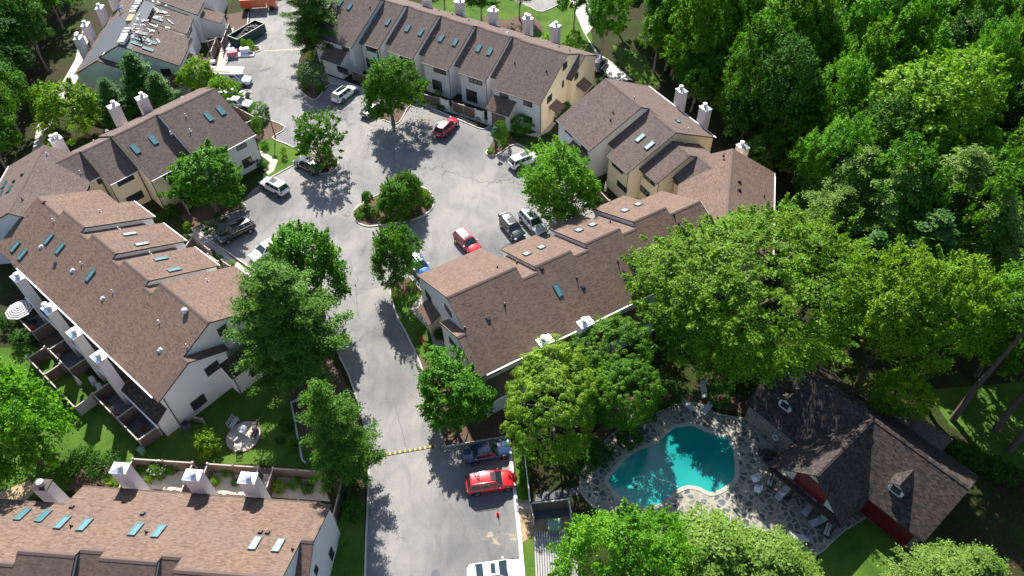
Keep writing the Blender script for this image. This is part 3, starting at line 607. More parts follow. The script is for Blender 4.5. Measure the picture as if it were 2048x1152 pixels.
vent(E1, b, q2(292, 543), (12.9, 5.1, 8.1, 7.45), 'pipe', 'black'); vent(E1, b, q2(606, 625), (5.8, 5.1, 9.35, 6.84), 'pipe', 'black')
for a_, b_, t_ in ((q1(166, 495), q1(222, 555), .34), (q1(300, 622), q1(350, 682), .34), (q1(160, 600), q1(212, 675), .34), (q1(555, 765), q1(642, 862), 1.64), (q1(598, 905), q1(672, 1020), 1.64), (q1(807, 857), q1(903, 962), 3.64), (q1(785, 975), q1(856, 1055), 3.64), (q2(195, 825), q2(232, 870), 6.14)): win(E1, b, 't', t_, a_, b_, -1)
porch(E1, b, 3.9, 7.2, .36, -1.4, 4.0, 2.7)
for s_, t_ in ((.15, .3), (14.35, 1.6), (17.9, 3.6)): pipe(E1, b, s_, t_, 5.0)
# ---- corner house, right
b = house('corner_house', K2, 'angled corner house at right linking two rows, partly under the huge tree')
unit(K2, b, 62.5, 78.2, -.35, 10.9, False, ('shingle', 'stucco_warm_bounce'), gut='bf')
for p_ in (q2(735, 842), q2(735, 908)): vent(K2, b, p_, (10.9, 5.1, 5.3, 7.85), 'box', 'black')
for p_ in (q2(940, 962), q2(970, 1015)): vent(K2, b, p_, (10.9, 5.1, 5.3, 7.85), 'pipe', 'black')
vent(K2, b, q2(302, 1012), (-.35, 5.1, 5.3, 7.85), 'pipe', 'black')
# ---- lower right row
b = house('townhouse_row', E2, 'townhouse row between the entry drive and the pool, one long brown roof slope')
for a0, a1, tf, lk in ((0, 8.1, 0, 0), (8.1, 9.9, 2.6, 1), (9.9, 14.45, 1.4, 0), (14.45, 16.3, 2.65, 1), (16.3, 20.85, 1.3, 0), (20.85, 22.7, 2.65, 1), (22.7, 27.25, 1.2, 0), (27.25, 31.5, 2.9, 1)):
    unit(E2, b, a0, a1, tf, 15.7, bool(lk), ('shingle', 'stucco'), gut='b')
wing(E2, b, 15.7, ('shingle', 'stucco'))
for p_ in ((1090, 681), (1171, 645)): chimney(E2, b, p_)
for p_, tf in ((c7(155, 428), 1.4), (c7(240, 390), 1.4), (c7(455, 292), 1.3), (c7(534, 260), 1.3), (c7(720, 178), 1.2), (c7(797, 143), 1.2)): skylight(E2, b, p_, front(tf, 15.7), l=.95, w=.75, glass='sky_glass_pale')
skylight(E2, b, c7(333, 635), back(0, 15.7), w=.6, l=1.45)
for p_ in (q3(838, 315), q3(487, 520), c7(27, 720), c7(442, 570), c7(678, 472), c7(748, 455), c7(1002, 205), c7(1030, 255)): vent(E2, b, p_, back(0, 15.7), 'pipe', 'black')
for p_ in (q3(692, 435), c7(238, 508), c7(478, 618), c7(755, 492)): vent(E2, b, p_, back(0, 15.7), 'box', 'fascia')
for p_ in (c6(1425, 505), c7(97, 480), c7(635, 243)): vent(E2, b, p_, front(0 if p_[0] < 1010 else 2.6, 15.7), 'pipe', 'black')
for a_, b_ in ((q3(137, 172), q3(195, 298)), (q3(307, 292), q3(373, 423))): win(E2, b, 's', .1, a_, b_, -1)
win(E2, b, 's', -.85, q3(347, 585), q3(413, 722), -1)
porch(E2, b, 2.6, 5.2, .1, -1.2, 3.6, 2.8, ax='s', solid=False); porch(E2, b, 3.2, 4.6, .1, -1.0, 2.9, 2.8, ax='s', wallm='stucco_warm_bounce')
for a_, b_ in ((q3(690, 928), q3(803, 888)), (q3(947, 802), q3(1060, 755))): win(E2, b, 't', 15.36, a_, b_, 1, mull=1)
porch(E2, b, -.8, 20, 15.36, 17.0, 3.6, 2.6)
mb = MB(); mb.box(E2.w(9.6, 17.3, 2.55), (21, .12, .12), (E2.s, E2.t, (0, 0, 1))); mb.build('gutter', 'gutter', b)
pipe(E2, b, -.1, 7.6, 5.0)
# ---- big left row
b = house('townhouse_row', W, 'large townhouse row at left with a long brown roof and four tall chimneys')
for a0, a1, tf, lk in ((.76, 9.3, 0, 0), (9.3, 10.75, 2.55, 1), (10.75, 15.55, 1.1, 0), (15.55, 17.1, 2.55, 1), (17.1, 22.05, 1.1, 0), (22.05, 23.7, 2.55, 1), (23.7, 28.4, 1.1, 0), (28.4, 33.5, 2.5, 1)):
    unit(W, b, a0, a1, tf, 15.75, bool(lk), ('shingle', 'stucco'), gut=('b' if a0 < 28 else '') + ('f' if not lk else ''))
wing(W, b, 15.75, ('shingle', 'stucco'), s1=.76, off=.96)
for p_, f_ in (((34.7, 554), 1), ((97.2, 617), 2), ((147.8, 665.7), 1), ((196.4, 713.6), 1)): chimney(W, b, p_, flues=f_)
for p_ in (c5(283, 340), c5(348, 395), c5(522, 550), c5(90, 385), c5(132, 430)): skylight(W, b, p_, back(0, 15.75), w=.62, l=1.4)
for p_, tf in ((c5(747, 313), 1.1), (c5(818, 371), 1.1), (c5(927, 456), 1.1), (c5(1005, 519), 1.1)): skylight(W, b, p_, front(tf, 15.75), l=1.5, w=.55, glass='sky_glass' if p_[0] > 320 else 'sky_glass_pale')
for p_ in (c5(470, 485), c5(650, 645), c5(918, 820), c5(1077, 958)): vent(W, b, p_, back(0, 15.75), 'pipe', 'galv')
for p_ in (c5(237, 385), c5(418, 522), c5(592, 683), c5(922, 980)): vent(W, b, p_, back(0, 15.75), 'box', 'galv')
vent(W, b, c5(1068, 762), back(0, 15.75), 'round', 'galv'); vent(W, b, c5(309, 236), back(0, 15.75), 'pipe', 'white')
for p_, tf in ((c5(578, 184), 1.1), (c5(684, 283), 2.5), (c5(867, 426), 2.5), (c5(1195, 582), 0)): vent(W, b, p_, front(tf, 15.75), 'pipe', 'white')
win(W, b, 's', -.1, R4(343, 1000), R4(585, 965), -1); win(W, b, 's', .86, R4(525, 430), R4(700, 440), -1); win(W, b, 's', -.1, R3(890, 430), R3(1118, 395), -1)
porch(W, b, 4.3, 9.0, -.1, -1.5, 4.1, 3.0, ax='s', roofm='shingle_old'); 
mb = MB(); mb.box(W.w(-1.55, 5.0, 1.0), (.05, .85, 1.9), (W.s, W.t, (0, 0, 1))); mb.build('door', 'wood_pale', b)
mb = MB(); mb.box(W.w(-1.55, 6.6, 1.6), (.05, 1.2, 1.1), (W.s, W.t, (0, 0, 1))); mb.build('window', 'win_glass', b)
porch(W, b, 0.0, 27.5, 15.41, 16.7, 3.6, 2.6, roofm='shingle_old')
mb = MB(); mb.box(W.w(13, 17.05, 2.5), (27, .12, .12), (W.s, W.t, (0, 0, 1))); mb.build('gutter', 'gutter', b)
pipe(W, b, -.2, 15.2, 5.0); pipe(W, b, -.2, 8.0, 5.0); pipe(W, b, -1.6, 8.9, 2.9)
# ---- corner house, left
b = house('corner_house', K1, 'angled corner house at far left linking two rows, grey gable wall')
unit(K1, b, 69.6, 82.7, 0, 11.5, False, ('shingle_grey', 'stucco'), gut='bf')
for p_ in (r8(45, 915), r8(92, 955), r8(5, 1005)): skylight(K1, b, p_, (11.5, 5.1, 5.75, 7.92), w=1.2, l=.6)
for p_ in (r8(215, 817), r8(137, 880), r8(427, 1085)): vent(K1, b, p_, (11.5, 5.1, 5.75, 7.92), 'box', 'black')
vent(K1, b, r8(455, 620), (0, 5.1, 5.75, 7.92), 'pipe', 'galv'); vent(K1, b, r8(215, 1055), (0, 5.1, 5.75, 7.92), 'pipe', 'fascia')
win(K1, b, 't', .34, r8(862, 930), r8(822, 1020), -1)
# ---- row by the lawn, left of the court
b = house('townhouse_row', P, 'townhouse row left of the court, stepped gables, four skylights and bounce-tinted walls')
for a0, a1, tf, tb, lk in ((0, 8.3, .05, 15.9, 0), (8.3, 10, 2.9, 15.9, 1), (10, 14.5, 1.67, 15.9, 0), (14.5, 18.4, 4.9, 15.4, 0), (18.4, 22.3, 7.5, 15.4, 0)):
    unit(P, b, a0, a1, tf, tb, bool(lk), ('shingle_grey', 'stucco' if a0 < 10 else 'stucco_warm_bounce'), gut='f' if not lk else '')  # stepped units: bounced light painted as a warmer stucco
wing(P, b, 15.9, ('shingle_grey', 'stucco'))
for p_ in ((282, 193.8), (225.7, 210.8)): chimney(P, b, p_)
chimney(P, b, (110.4, 276.9), flues=2)
for p_, tf in ((c1(1202, 672), .05), (c1(1272, 637), .05), (c1(780, 858), 1.67), (c1(883, 805), 1.67)): skylight(P, b, p_, front(tf, 15.9), l=1.5, w=.65)
for p_, pl_, m_ in ((c1(1070, 668), front(0, 15.9), 'galv'), (c1(1097, 755), front(0, 15.9), 'white'), (c1(985, 770), front(0, 15.9), 'galv'), (c1(672, 722), back(1.67, 15.9), 'black'), (c1(706, 712), back(1.67, 15.9), 'black'), (c1(545, 820), back(4.9, 15.4), 'galv'), (c1(465, 995), (7.5, 5.1, 11.4, 7), 'galv')): vent(P, b, p_, pl_, 'pipe', m_)
for p_ in (c1(1050, 562), c1(616, 755)): vent(P, b, p_, back(1.67, 15.9), 'box', 'white')
b2 = lambda x, y: (440 + x / 5.76, 200 + y / 5.76)
for a_, b_, t_ in ((b2(185, 545), b2(312, 530), .39), (b2(247, 700), b2(384, 735), .39), (c1(940, 1015), c1(1005, 1012), 2.01), (c1(670, 1050), c1(776, 1028), 5.24), (c5(722, 105), c5(832, 95), 5.24), (c1(552, 1035), c1(590, 1052), 7.84)): win(P, b, 't', t_, a_, b_, -1)
for s_, t_ in ((.15, .35), (14.45, 1.98), (18.35, 5.2)): pipe(P, b, s_, t_, 5.0)
mb = MB(); [mb.box(P.w(.9 + k * .45, .35, 1.1), (.3, .12, .35), (P.s, P.t, (0, 0, 1))) for k in range(2)]; mb.build('meter_box', 'frame_dark', b)
# ---- bottom row
b = house('townhouse_row', S, 'townhouse row at the bottom left corner with a sunlit brown roof and skylights')
for a0, a1, tf, tb, lk in ((0, 8.4, -.2, 15.65, 0), (8.4, 10, 2.2, 15.65, 1), (10, 14.65, .95, 15.65, 0), (14.65, 16.6, 2.2, 15.65, 1), (16.6, 21.3, 1.05, 15.65, 0), (21.3, 31, 1.05, 13.9, 0)):
    unit(S, b, a0, a1, tf, tb, bool(lk), ('shingle', 'stucco'), gut='')
    mb = MB(); mb.box(S.w((a0 + a1) / 2, tb + .07, EZ - .05), (a1 - a0, .14, .12), (S.s, S.t, (0, 0, 1))); mb.build('gutter', 'ridge', b)
wing(S, b, 15.65, ('shingle', 'stucco'), off=1.0)
for p_ in ((239.4, 936), (384.9, 949.9), (495.3, 955.8)): chimney(S, b, p_)
chimney(S, b, (82.6, 969), z=6.3, m='chimney_stucco', capm='fascia')
for p_, gl in ((R5(328, 731), 'sky_glass'), (R5(538, 747), 'sky_glass'), (R5(1417, 858), 'sky_glass_pale'), (R5(1630, 877), 'sky_glass_pale'), (d4(358, 848), 'sky_glass'), (d4(488, 860), 'sky_glass')): skylight(S, b, p_, back(.95), l=1.5, w=.62, glass=gl)
for p_ in (d4(130, 800), d4(250, 810)): skylight(S, b, p_, (13.9, 5.1, 7.5, 8.2), l=1.5, w=.62)
for p_ in (R5(425, 757), R5(1760, 912), d4(412, 868)): vent(S, b, p_, back(.95), 'pipe', 'black')
for p_ in (R5(390, 590), R5(1465, 757), R5(1532, 761), d4(414, 758)): vent(S, b, p_, back(.95), 'box', 'fascia')
win(S, b, 's', -.9, r5(606, 795), r5(622, 975), -1); win(S, b, 's', -.9, r5(425, 1012), r5(435, 1150), -1)
porch(S, b, 1.2, 4.2, -.9, -2.2, 3.8, 2.9, ax='s')
# ---- re-roofed row, upper left
b = house('townhouse_row', Rr, 'townhouse row at upper left being re-roofed, grey underlay on its slope')
for a0, a1, tf, lk in ((0, 8.1, 0, 0), (8.1, 9.6, 2.6, 1), (9.6, 14.9, 1.4, 0), (14.9, 15.9, 2.6, 1), (15.9, 20.5, 1.0, 0), (20.5, 22.2, 2.6, 1), (22.2, 30, 0, 0)):
    unit(Rr, b, a0, a1, tf, 15.5, bool(lk), ('shingle_grey', 'stucco'), gut='', cap=a0 > 15)
wing(Rr, b, 15.5, ('shingle_grey', 'stucco'))
for p_, f_ in (((155.4, 74.7), 2), ((170.3, 48.3), 1), ((198.4, 14), 1), ((223, -7), 1)): chimney(Rr, b, p_, flues=f_)
mb = MB(); lift = .03
for k in range(7):
    f0, f1 = k / 7 * .82, (k + 1) / 7 * .82 - .008; tr, zr = 7.75, EZ + SL * 7.75
    A = (15.5 - .9 - f0 * (15.5 - tr), None)
    ta, tb_ = tr + (15.5 - tr) * (.88 - f0), tr + (15.5 - tr) * (.88 - f1)
    za, zb_ = EZ + SL * (15.5 - ta) + lift, EZ + SL * (15.5 - tb_) + lift
    mb.poly([Rr.w(0.05, ta, za), Rr.w(13.5 - k * .25, ta, za), Rr.w(13.5 - k * .25, tb_, zb_), Rr.w(.05, tb_, zb_)][::-1] if False else [Rr.w(.05, tb_, zb_), Rr.w(13.5 - k * .25, tb_, zb_), Rr.w(13.5 - k * .25, ta, za), Rr.w(.05, ta, za)])
mb.build('underlay', 'membrane', b)
mb = MB(); tr = 7.75; zr = EZ + SL * tr
mb.poly([Rr.w(.05, tr - 1.7, zr - SL * 1.7 + .03), Rr.w(14, tr - 1.4, zr - SL * 1.4 + .03), Rr.w(14, tr, zr + .03), Rr.w(.05, tr, zr + .03)][::-1]); fixn(mb.build('underlay', 'membrane', b))
for p_, tf in ((gg(1150, 483), 0), (gg(1113, 563), 0), (gg(1005, 447), 0), (gg(1265, 133), 1.4), (gg(1228, 222), 1.4), (gg(985, 503), 0)): skylight(Rr, b, p_, front(tf, 15.5), w=.6, l=1.5)
vent(Rr, b, gg(1237, 372), front(0, 15.5), 'pipe', 'black')
win(Rr, b, 's', .1, gg(1255, 785), gg(1393, 858), -1)
porch(Rr, b, 2.0, 5.6, .35, -2.2, 4.0, 2.7)
porch(Rr, b, .8, 3.6, .1, -1.6, 3.7, 2.8, ax='s', solid=False)
porch(Rr, b, 17.5, 20.5, 1.3, -1.6, 4.0, 2.7)
for a_, b_, t_ in ((gg(1615, 330), gg(1570, 440), .34),): win(Rr, b, 't', .34, a_, b_, -1)
# ---- pool house
H = Row(G(*h4(1000, 960), 3.0), 129, -1)
b = empty('pool_house', (0, 0, 0), label='dark shingled pool house with steep cross gable, white dormers and red shutters', cat='pool house')
PH = ('shingle_old', 'stone_wall')
def gable(row, bld, s0, s1, t0, tr, t1, ze, zr, cap=True, cut=None):
    mb = MB(); slab(mb, row, s0, s1, (t0, ze), (tr, zr), .14); slab(mb, row, s0, s1, (t1, ze), (tr, zr), .14); r_ = mb.build('roof', [PH[0], 'fascia'], bld)
    if cap: ridge_cap(row, r_, s0 + .02, s1 - .02, tr, zr).data.materials[0] = M['shingle_old']
gable(H, b, 0, 18.5, 0, 4.7, 9.4, 3.0, 6.7)
wb = walls(H, .3, 18.2, [(.5, 3.2), (4.7, 6.45), (8.9, 3.2)]); uvw = []
for f_ in wb.f:
    uvw.append([((np.array(wb.v[i]) - H.o) @ (H.s + H.t), wb.v[i][2]) for i in f_])
wb.uv = uvw; fixn(wb.build('wall', 'stone_wall', b))
X = Row(H.w(9.0, 0, 0), 129 - 90, 1); X.s = H.t.copy(); X.t = H.s.copy()   # cross gable: runs along t, its own t along s
mb = MB(); slab(mb, X, -4.0, 4.7, (-3.85, 3.0), (0, 6.72), .14); slab(mb, X, -4.0, 4.7, (3.85, 3.0), (0, 6.72), .14); r_ = mb.build('roof', [PH[0], 'fascia'], b); ridge_cap(X, r_, -3.95, 4.6, 0, 6.72).data.materials[0] = M['shingle_old']
fixn(walls(X, -3.3, .6, [(-3.5, 3.15), (0, 6.5), (3.5, 3.15)], z0=2.85).build('gable_wall', 'white', b))
mb = MB(); mb.box(X.w(-1.2, 0, 1.45), (.2, 6.6, 2.8), (X.s, X.t, (0, 0, 1))); mb.build('porch_back_wall', 'fascia', b)
for y_ in (-3.3, -1.1, 1.1, 3.3): mb = MB(); mb.box(X.w(-3.4, y_, 1.4), (.18, .18, 2.85), (X.s, X.t, (0, 0, 1))); mb.build('porch_post', 'fascia', b)
mb = MB(); mb.box(X.w(-3.36, 0, 3.98), (.1, 3.1, 2.3), (X.s, X.t, (0, 0, 1))); mb.build('roller_shutter', 'red_paint', b)
mb = MB(); mb.box(X.w(-3.36, 0, 5.35), (.08, 1.5, .35), (X.s, X.t, (0, 0, 1))); mb.build('louvre', 'galv', b)
mb = MB(); mb.box(X.w(-3.9, 0, 2.9), (.5, 7.4, .16), (X.s, X.t, (0, 0, 1))); mb.build('lintel', 'fascia', b)
mb = MB(); mb.box(H.w(3.0, .42, 1.3), (4.4, .1, 2.5), (H.s, H.t, (0, 0, 1))); mb.build('roller_shutter', 'red_paint', b)
for s_, px_ in ((4.0, h4(890, 690)), (15.4, h4(195, 190))):     # dormers
    z0 = 4.0; td = .3 + (z0 - 3.0) / .787; D_ = Row(H.w(s_, 0, 0), 0, 1); D_.s = H.t.copy(); D_.t = H.s.copy()
    mb = MB(); slab(mb, D_, td - .35, td + 2.7, (-.85, 5.0), (0, 5.75), .08); slab(mb, D_, td - .35, td + 2.7, (.85, 5.0), (0, 5.75), .08); dm = mb.build('dormer', [PH[0], 'fascia'], b)
    fixn(walls(D_, td - .1, td + 2.2, [(-.68, 5.08), (0, 5.62), (.68, 5.08)], z0=3.5).build('dormer_wall', 'white', dm))
    mb = MB(); mb.box(D_.w(td - .13, 0, 4.65), (.06, .85, .95), (D_.s, D_.t, (0, 0, 1))); mb.build('dormer_window', 'win_glass', dm)
    for y_, z_, wy, wz in ((0, 5.17, 1.15, .14), (0, 4.13, 1.15, .14), (-.5, 4.65, .15, 1.1), (.5, 4.65, .15, 1.1)):
        mb = MB(); mb.box(D_.w(td - .16, y_, z_), (.09, wy, wz), (D_.s, D_.t, (0, 0, 1))); mb.build('window_trim', 'white', dm)
mb = MB(); slab(mb, H, 3.4, 12.2, (11.6, 2.6), (9.0, 3.3), .12); mb.build('lean_to_roof', ['shingle_grey', 'fascia'], b)
fixn(walls(H, 3.7, 11.9, [(8.6, 3.1), (11.2, 2.6)]).build('lean_to_wall', 'stone_wall', b))
sheet('terrace', [(1715, 1022), (1745, 1003), (1830, 1075), (1810, 1096)], .03, 'concrete')
# ================================================================== VEHICLES
def quadp(mb, a, b, c, d, off, inset=.0, mi=0):
    a, b, c, d = [np.array(p, float) for p in (a, b, c, d)]; n = np.cross(b - a, d - a); n /= np.linalg.norm(n); m_ = (a + b + c + d) / 4
    q = [p + (m_ - p) * inset + n * off for p in (a, b, c, d)]; mb.mesh(q + [p - n * .04 for p in q], [(0, 1, 2, 3), (7, 6, 5, 4), (0, 4, 5, 1), (1, 5, 6, 2), (2, 6, 7, 3), (3, 7, 4, 0)], mi)
def car(kind, rear, fr, paint_, label, L=4.6, W=1.85, sunroof=None, rack=False, extra=None, cat='car', group='cars parked in the court', name='parked_car', L_fix=None):
    a, b = G(*rear, .6), G(*fr, .6); c = (a + b) / 2; d = b - a; rz = math.atan2(d[1], d[0])
    r = empty(name, (c[0], c[1], .014), rz, label=label, cat=cat, group=group)
    H = dict(suv=1.68, sedan=1.43, hatch=1.5, van=2.1, pickup=1.85)[kind]; w = W / 2
    belt = {'suv': 1.04, 'sedan': .92, 'hatch': .95, 'van': 1.15, 'pickup': 1.2}[kind]
    hood = belt - .05
    if kind == 'sedan': xb0, xr0, xr1, xb1 = -L * .36, -L * .2, L * .07, L * .235
    elif kind == 'hatch': xb0, xr0, xr1, xb1 = -L * .46, -L * .36, L * .08, L * .25
    elif kind == 'van': xb0, xr0, xr1, xb1 = -L * .49, -L * .48, L * .16, L * .30
    elif kind == 'pickup': xb0, xr0, xr1, xb1 = -L * .10, -L * .06, L * .12, L * .25
    else: xb0, xr0, xr1, xb1 = -L * .47, -L * .40, L * .09, L * .235
    # lower body
    st = [(-.5, .80, .50, .80), (-.485, .90, .32, belt - .06), (-.42, .985, .24, belt - .01), (-.2, 1, .22, belt), (.1, 1, .22, belt), (.25, .99, .22, hood + .02), (.38, .965, .24, hood - .07), (.455, .90, .28, hood - .17), (.49, .80, .36, hood - .28), (.5, .68, .45, hood - .38)]
    mb = MB(); vs = []; K = 9
    for x, k, zb, zt in st:
        X_ = x * L; hw = w * k
        vs += [(X_, -hw * .9, zb), (X_, -hw, zb + .16), (X_, -hw, zt - .22 if zt - .22 > zb + .2 else zb + .2), (X_, -hw * .93, zt - .04), (X_, -hw * .5, zt + .035), (X_, 0, zt + .05), (X_, hw * .5, zt + .035), (X_, hw * .93, zt - .04), (X_, hw, zt - .22 if zt - .22 > zb + .2 else zb + .2), (X_, hw, zb + .16), (X_, hw * .9, zb)]
    K = 11; fs = []
    for i in range(len(st) - 1):
        for j in range(K): fs.append((i * K + j, (i + 1) * K + j, (i + 1) * K + (j + 1) % K, i * K + (j + 1) % K))
    fs.append(tuple(range(K))); fs.append(tuple((len(st) - 1) * K + j for j in range(K - 1, -1, -1)))
    mb.mesh(vs, fs, 0, True); body = fixn(mb.build('body', paint_, r)); sb = body.modifiers.new('s', 'SUBSURF'); sb.levels = 1; sb.render_levels = 1
    # cabin shell
    hb, ht = w * .92, w * .70
    B = [(xb0, -hb, belt - .05), (xb1, -hb, belt - .05), (xb1, hb, belt - .05), (xb0, hb, belt - .05)]
    T = [(xr0, -ht, H - .07), (xr1, -ht, H - .07), (xr1, ht, H - .07), (xr0, ht, H - .07)]
    T2 = [(xr0 + .06, -ht * .88, H - .015), (xr1 - .08, -ht * .88, H - .015), (xr1 - .08, ht * .88, H - .015), (xr0 + .06, ht * .88, H - .015)]
    mb = MB(); mb.mesh(B + T + T2 + [((xr0 + xr1) / 2, 0, H + .015)], [(0, 1, 5, 4), (1, 2, 6, 5), (2, 3, 7, 6), (3, 0, 4, 7), (4, 5, 9, 8), (5, 6, 10, 9), (6, 7, 11, 10), (7, 4, 8, 11), (8, 9, 12), (9, 10, 12), (10, 11, 12), (11, 8, 12)], 0, True)
    fixn(mb.build('cabin', paint_, r, bevel=.03))
    mb = MB(); quadp(mb, B[1], B[2], T[2], T[1], .012, .09); mb.build('windshield', 'car_glass', r)
    mb = MB(); quadp(mb, B[3], B[0], T[0], T[3], .012, .12); mb.build('rear_window', 'car_glass', r)
    def lerp(p, q, t): return tuple(p[i] + (q[i] - p[i]) * t for i in range(3))
    for sd in (0, 1):
        b0, b1, t0, t1 = (B[0], B[1], T[0], T[1]) if sd == 0 else (B[3], B[2], T[3], T[2])
        cuts = ((.04, .36), (.39, .66), (.69, .97)) if kind in ('suv', 'hatch') else (((.08, .5), (.54, .95)) if kind != 'van' else ((.72, .96),))
        for u0, u1 in cuts:
            q = [lerp(b0, b1, u0), lerp(b0, b1, u1), lerp(t0, t1, u1), lerp(t0, t1, u0)]
            q = [lerp(q[0], q[3], .2), lerp(q[1], q[2], .2), lerp(q[1], q[2], .88), lerp(q[0], q[3], .88)]
            mb = MB(); quadp(mb, *(q if sd == 0 else q[::-1]), .012, 0); mb.build('side_window', 'car_glass', r)
    # wheels
    R_ = .36 if kind in ('suv', 'van', 'pickup') else .33
    for sx in (-.30 if kind != 'van' else -.32, .315):
        for sy in (-1, 1):
            mb = MB(); mb.tube([(sx * L, sy * (w - .2), R_), (sx * L, sy * (w + .015), R_)], R_, 18); wh = mb.build('wheel', 'rubber', r)
            mb = MB(); mb.tube([(sx * L, sy * (w - .1), R_), (sx * L, sy * (w + .03), R_)], [R_ * .64, R_ * .58], 14); mb.tube([(sx * L, sy * (w + .02), R_), (sx * L, sy * (w + .045), R_)], R_ * .16, 8); mb.build('rim', 'rim', wh)
            mb = MB(); mb.tube([(sx * L, sy * (w - .3), R_ + .03), (sx * L, sy * (w + .004), R_ + .03)], R_ + .075, 18); mb.build('wheel_arch', 'black', r)
    for sy in (-1, 1):
        mb = MB(); mb.box((L * .463, sy * w * .70, hood - .24), (.2, .3, .13), ((.93, -.35 * sy, 0), (.35 * sy, .93, 0), (0, 0, 1))); mb.build('headlight', 'sky_glass_pale', r, bevel=.03)
        mb = MB(); mb.box((-L * .482, sy * w * .78, belt - .14), (.14, .26, .15)); mb.build('taillight', 'red_paint', r, bevel=.03)
        mb = MB(); mb.box((xb1 - .35, sy * (w + .06), belt + .04), (.14, .2, .14)); mb.build('mirror', paint_, r, bevel=.04)
    mb = MB(); mb.box((L * .497, 0, .52), (.03, w * .9, .2)); mb.build('grille', 'black', r)
    mb = MB(); mb.box((-L * .5, 0, .62), (.02, .5, .13)); mb.build('number_plate', 'white', r)
    if sunroof:
        mb = MB(); x0, x1 = sunroof; mb.box(((x0 + x1) / 2, 0, H + .008), (abs(x1 - x0), ht * 1.35, .03)); mb.build('sunroof', 'car_glass', r, bevel=.01)
    if rack:
        for sy in (-1, 1):
            mb = MB(); mb.tube([(xr0 + .1, sy * ht * .9, H - .02), (xr0 + .25, sy * ht * .9, H + .06), (xr1 - .3, sy * ht * .9, H + .06), (xr1 - .12, sy * ht * .9, H - .02)], .022, 6); mb.build('roof_rail', 'rim', r)
    if extra: extra(r, L, w, H, belt)
    return r
def spare(r, L, w, H, belt):
    mb = MB(); mb.box((-L / 2 - .3, 0, .95), (.5, 1.25, .5)); mb.build('cargo_box', 'black', r, bevel=.08)
def ladders(r, L, w, H, belt):
    for y in (-.62, .1, .66):
        mb = MB(); h = H + (.2 if y < .5 else .32)
        for dy in (-.2, .2): mb.box((-.5, y + dy, h), (5.4, .06, .09))
        for k in range(17): mb.box((-3.05 + k * .32, y, h), (.04, .36, .04))
        mb.build('ladder', 'galv', r)
    for x in (-1.9, -.2, .7):
        mb = MB(); mb.box((x, 0, H + .1), (.06, 1.7, .06)); mb.build('roof_bar', 'galv', r)
    mb = MB(); mb.box((-1.2, -.25, H + .26), (3.0, .32, .1)); mb.build('plank', 'wood_pale', r)
def bedcover(r, L, w, H, belt):
    mb = MB(); mb.box((-L * .3, 0, belt + .06), (L * .36, w * 1.7, .1)); mb.build('bed_cover', 'white', r, bevel=.02)
car('suv', (932, 972), (1031, 957), 'paint_red', 'bright red SUV with a red roof and small sunroof, nose against the white kerb', L=4.7, W=1.86, sunroof=(.0, .42), rack=True)
car('sedan', (930, 912), (1019, 894), 'paint_navy', 'dark blue sedan half in tree shadow, between the red SUV and the maple', L=4.65)
car('sedan', (934, 1151), (1046, 1136), 'paint_white', 'white sedan cut off by the bottom edge, nose against the white kerb', L=4.8, sunroof=(-.35, .05))
car('hatch', (823, 510), (853, 551), 'paint_blue', 'bright blue hatchback partly hidden behind the brown roof corner', L=4.3, W=1.8, sunroof=(-.9, -.1))
car('suv', (919, 469), (952, 503), 'paint_crimson', 'crimson SUV with its nose under the edge of the lower right row', L=4.5, sunroof=(-.15, .3))
car('suv', (1009, 437), (1041, 477), 'paint_darkgreen', 'black SUV carrying a cargo box behind, beside the silver SUV', L=4.4, sunroof=(-.9, .1), extra=spare)
car('suv', (1047, 425), (1084, 465), 'paint_silver', 'silver SUV under the bright round tree, next to the black SUV with cargo box', L=4.7, sunroof=(-1.0, .1), rack=True)
car('suv', (1023, 331), (1073, 311), 'paint_white', 'white SUV with large glass sunroof, nose in the lawn by the right-hand row', L=4.6, sunroof=(-.55, .25))
car('suv', (877, 270), (909, 238), 'paint_crimson', 'red SUV with a pale sunlit roof below the patio fences of the top row', L=4.7, sunroof=(.0, .35), rack=True)
car('suv', (671, 201), (707, 174), 'paint_white', 'white SUV with black roof glass left of the spreading tree, top row', L=4.8, sunroof=(-1.5, .3))
car('sedan', (729, 230), (764, 204), 'paint_black', 'dark grey car almost hidden under the spreading tree', L=4.5)
car('suv', (640, 342), (594, 319), 'paint_black', 'black SUV half under the open maple, nose at the lawn kerb', L=4.7, sunroof=(-.3, .2), rack=True)
car('suv', (571, 384), (527, 361), 'paint_white', 'white SUV with dark sunroof just right of the round green tree', L=4.6, sunroof=(-.7, .35), rack=True)
car('suv', (503, 448), (441, 478), 'paint_black', 'black SUV in leafy shadow between two planting beds', L=4.9, rack=True)
car('sedan', (562, 481), (505, 516), 'paint_white', 'white sedan speckled with leaf shadow beside the footpath', L=4.7)
car('van', (425, 160), (506, 162), 'paint_white', 'white work van with three ladders on its roof', L=6.0, W=2.05, extra=ladders, cat='van', name='work_van')
car('pickup', (440, 186), (495, 192), 'paint_black', 'dark pickup with a pale bed cover squeezed beside the work van', L=4.9, W=1.9, extra=bedcover, cat='pickup', name='pickup_truck')
car('sedan', (455, 203), (497, 208), 'paint_white', 'white car showing only its bonnet beside the clipped hedge', L=4.5)
car('sedan', (1186, 142), (1207, 117), 'paint_black', 'dark car in deep shade behind the warm-tinted end wall of the top row', L=4.5, group=None)
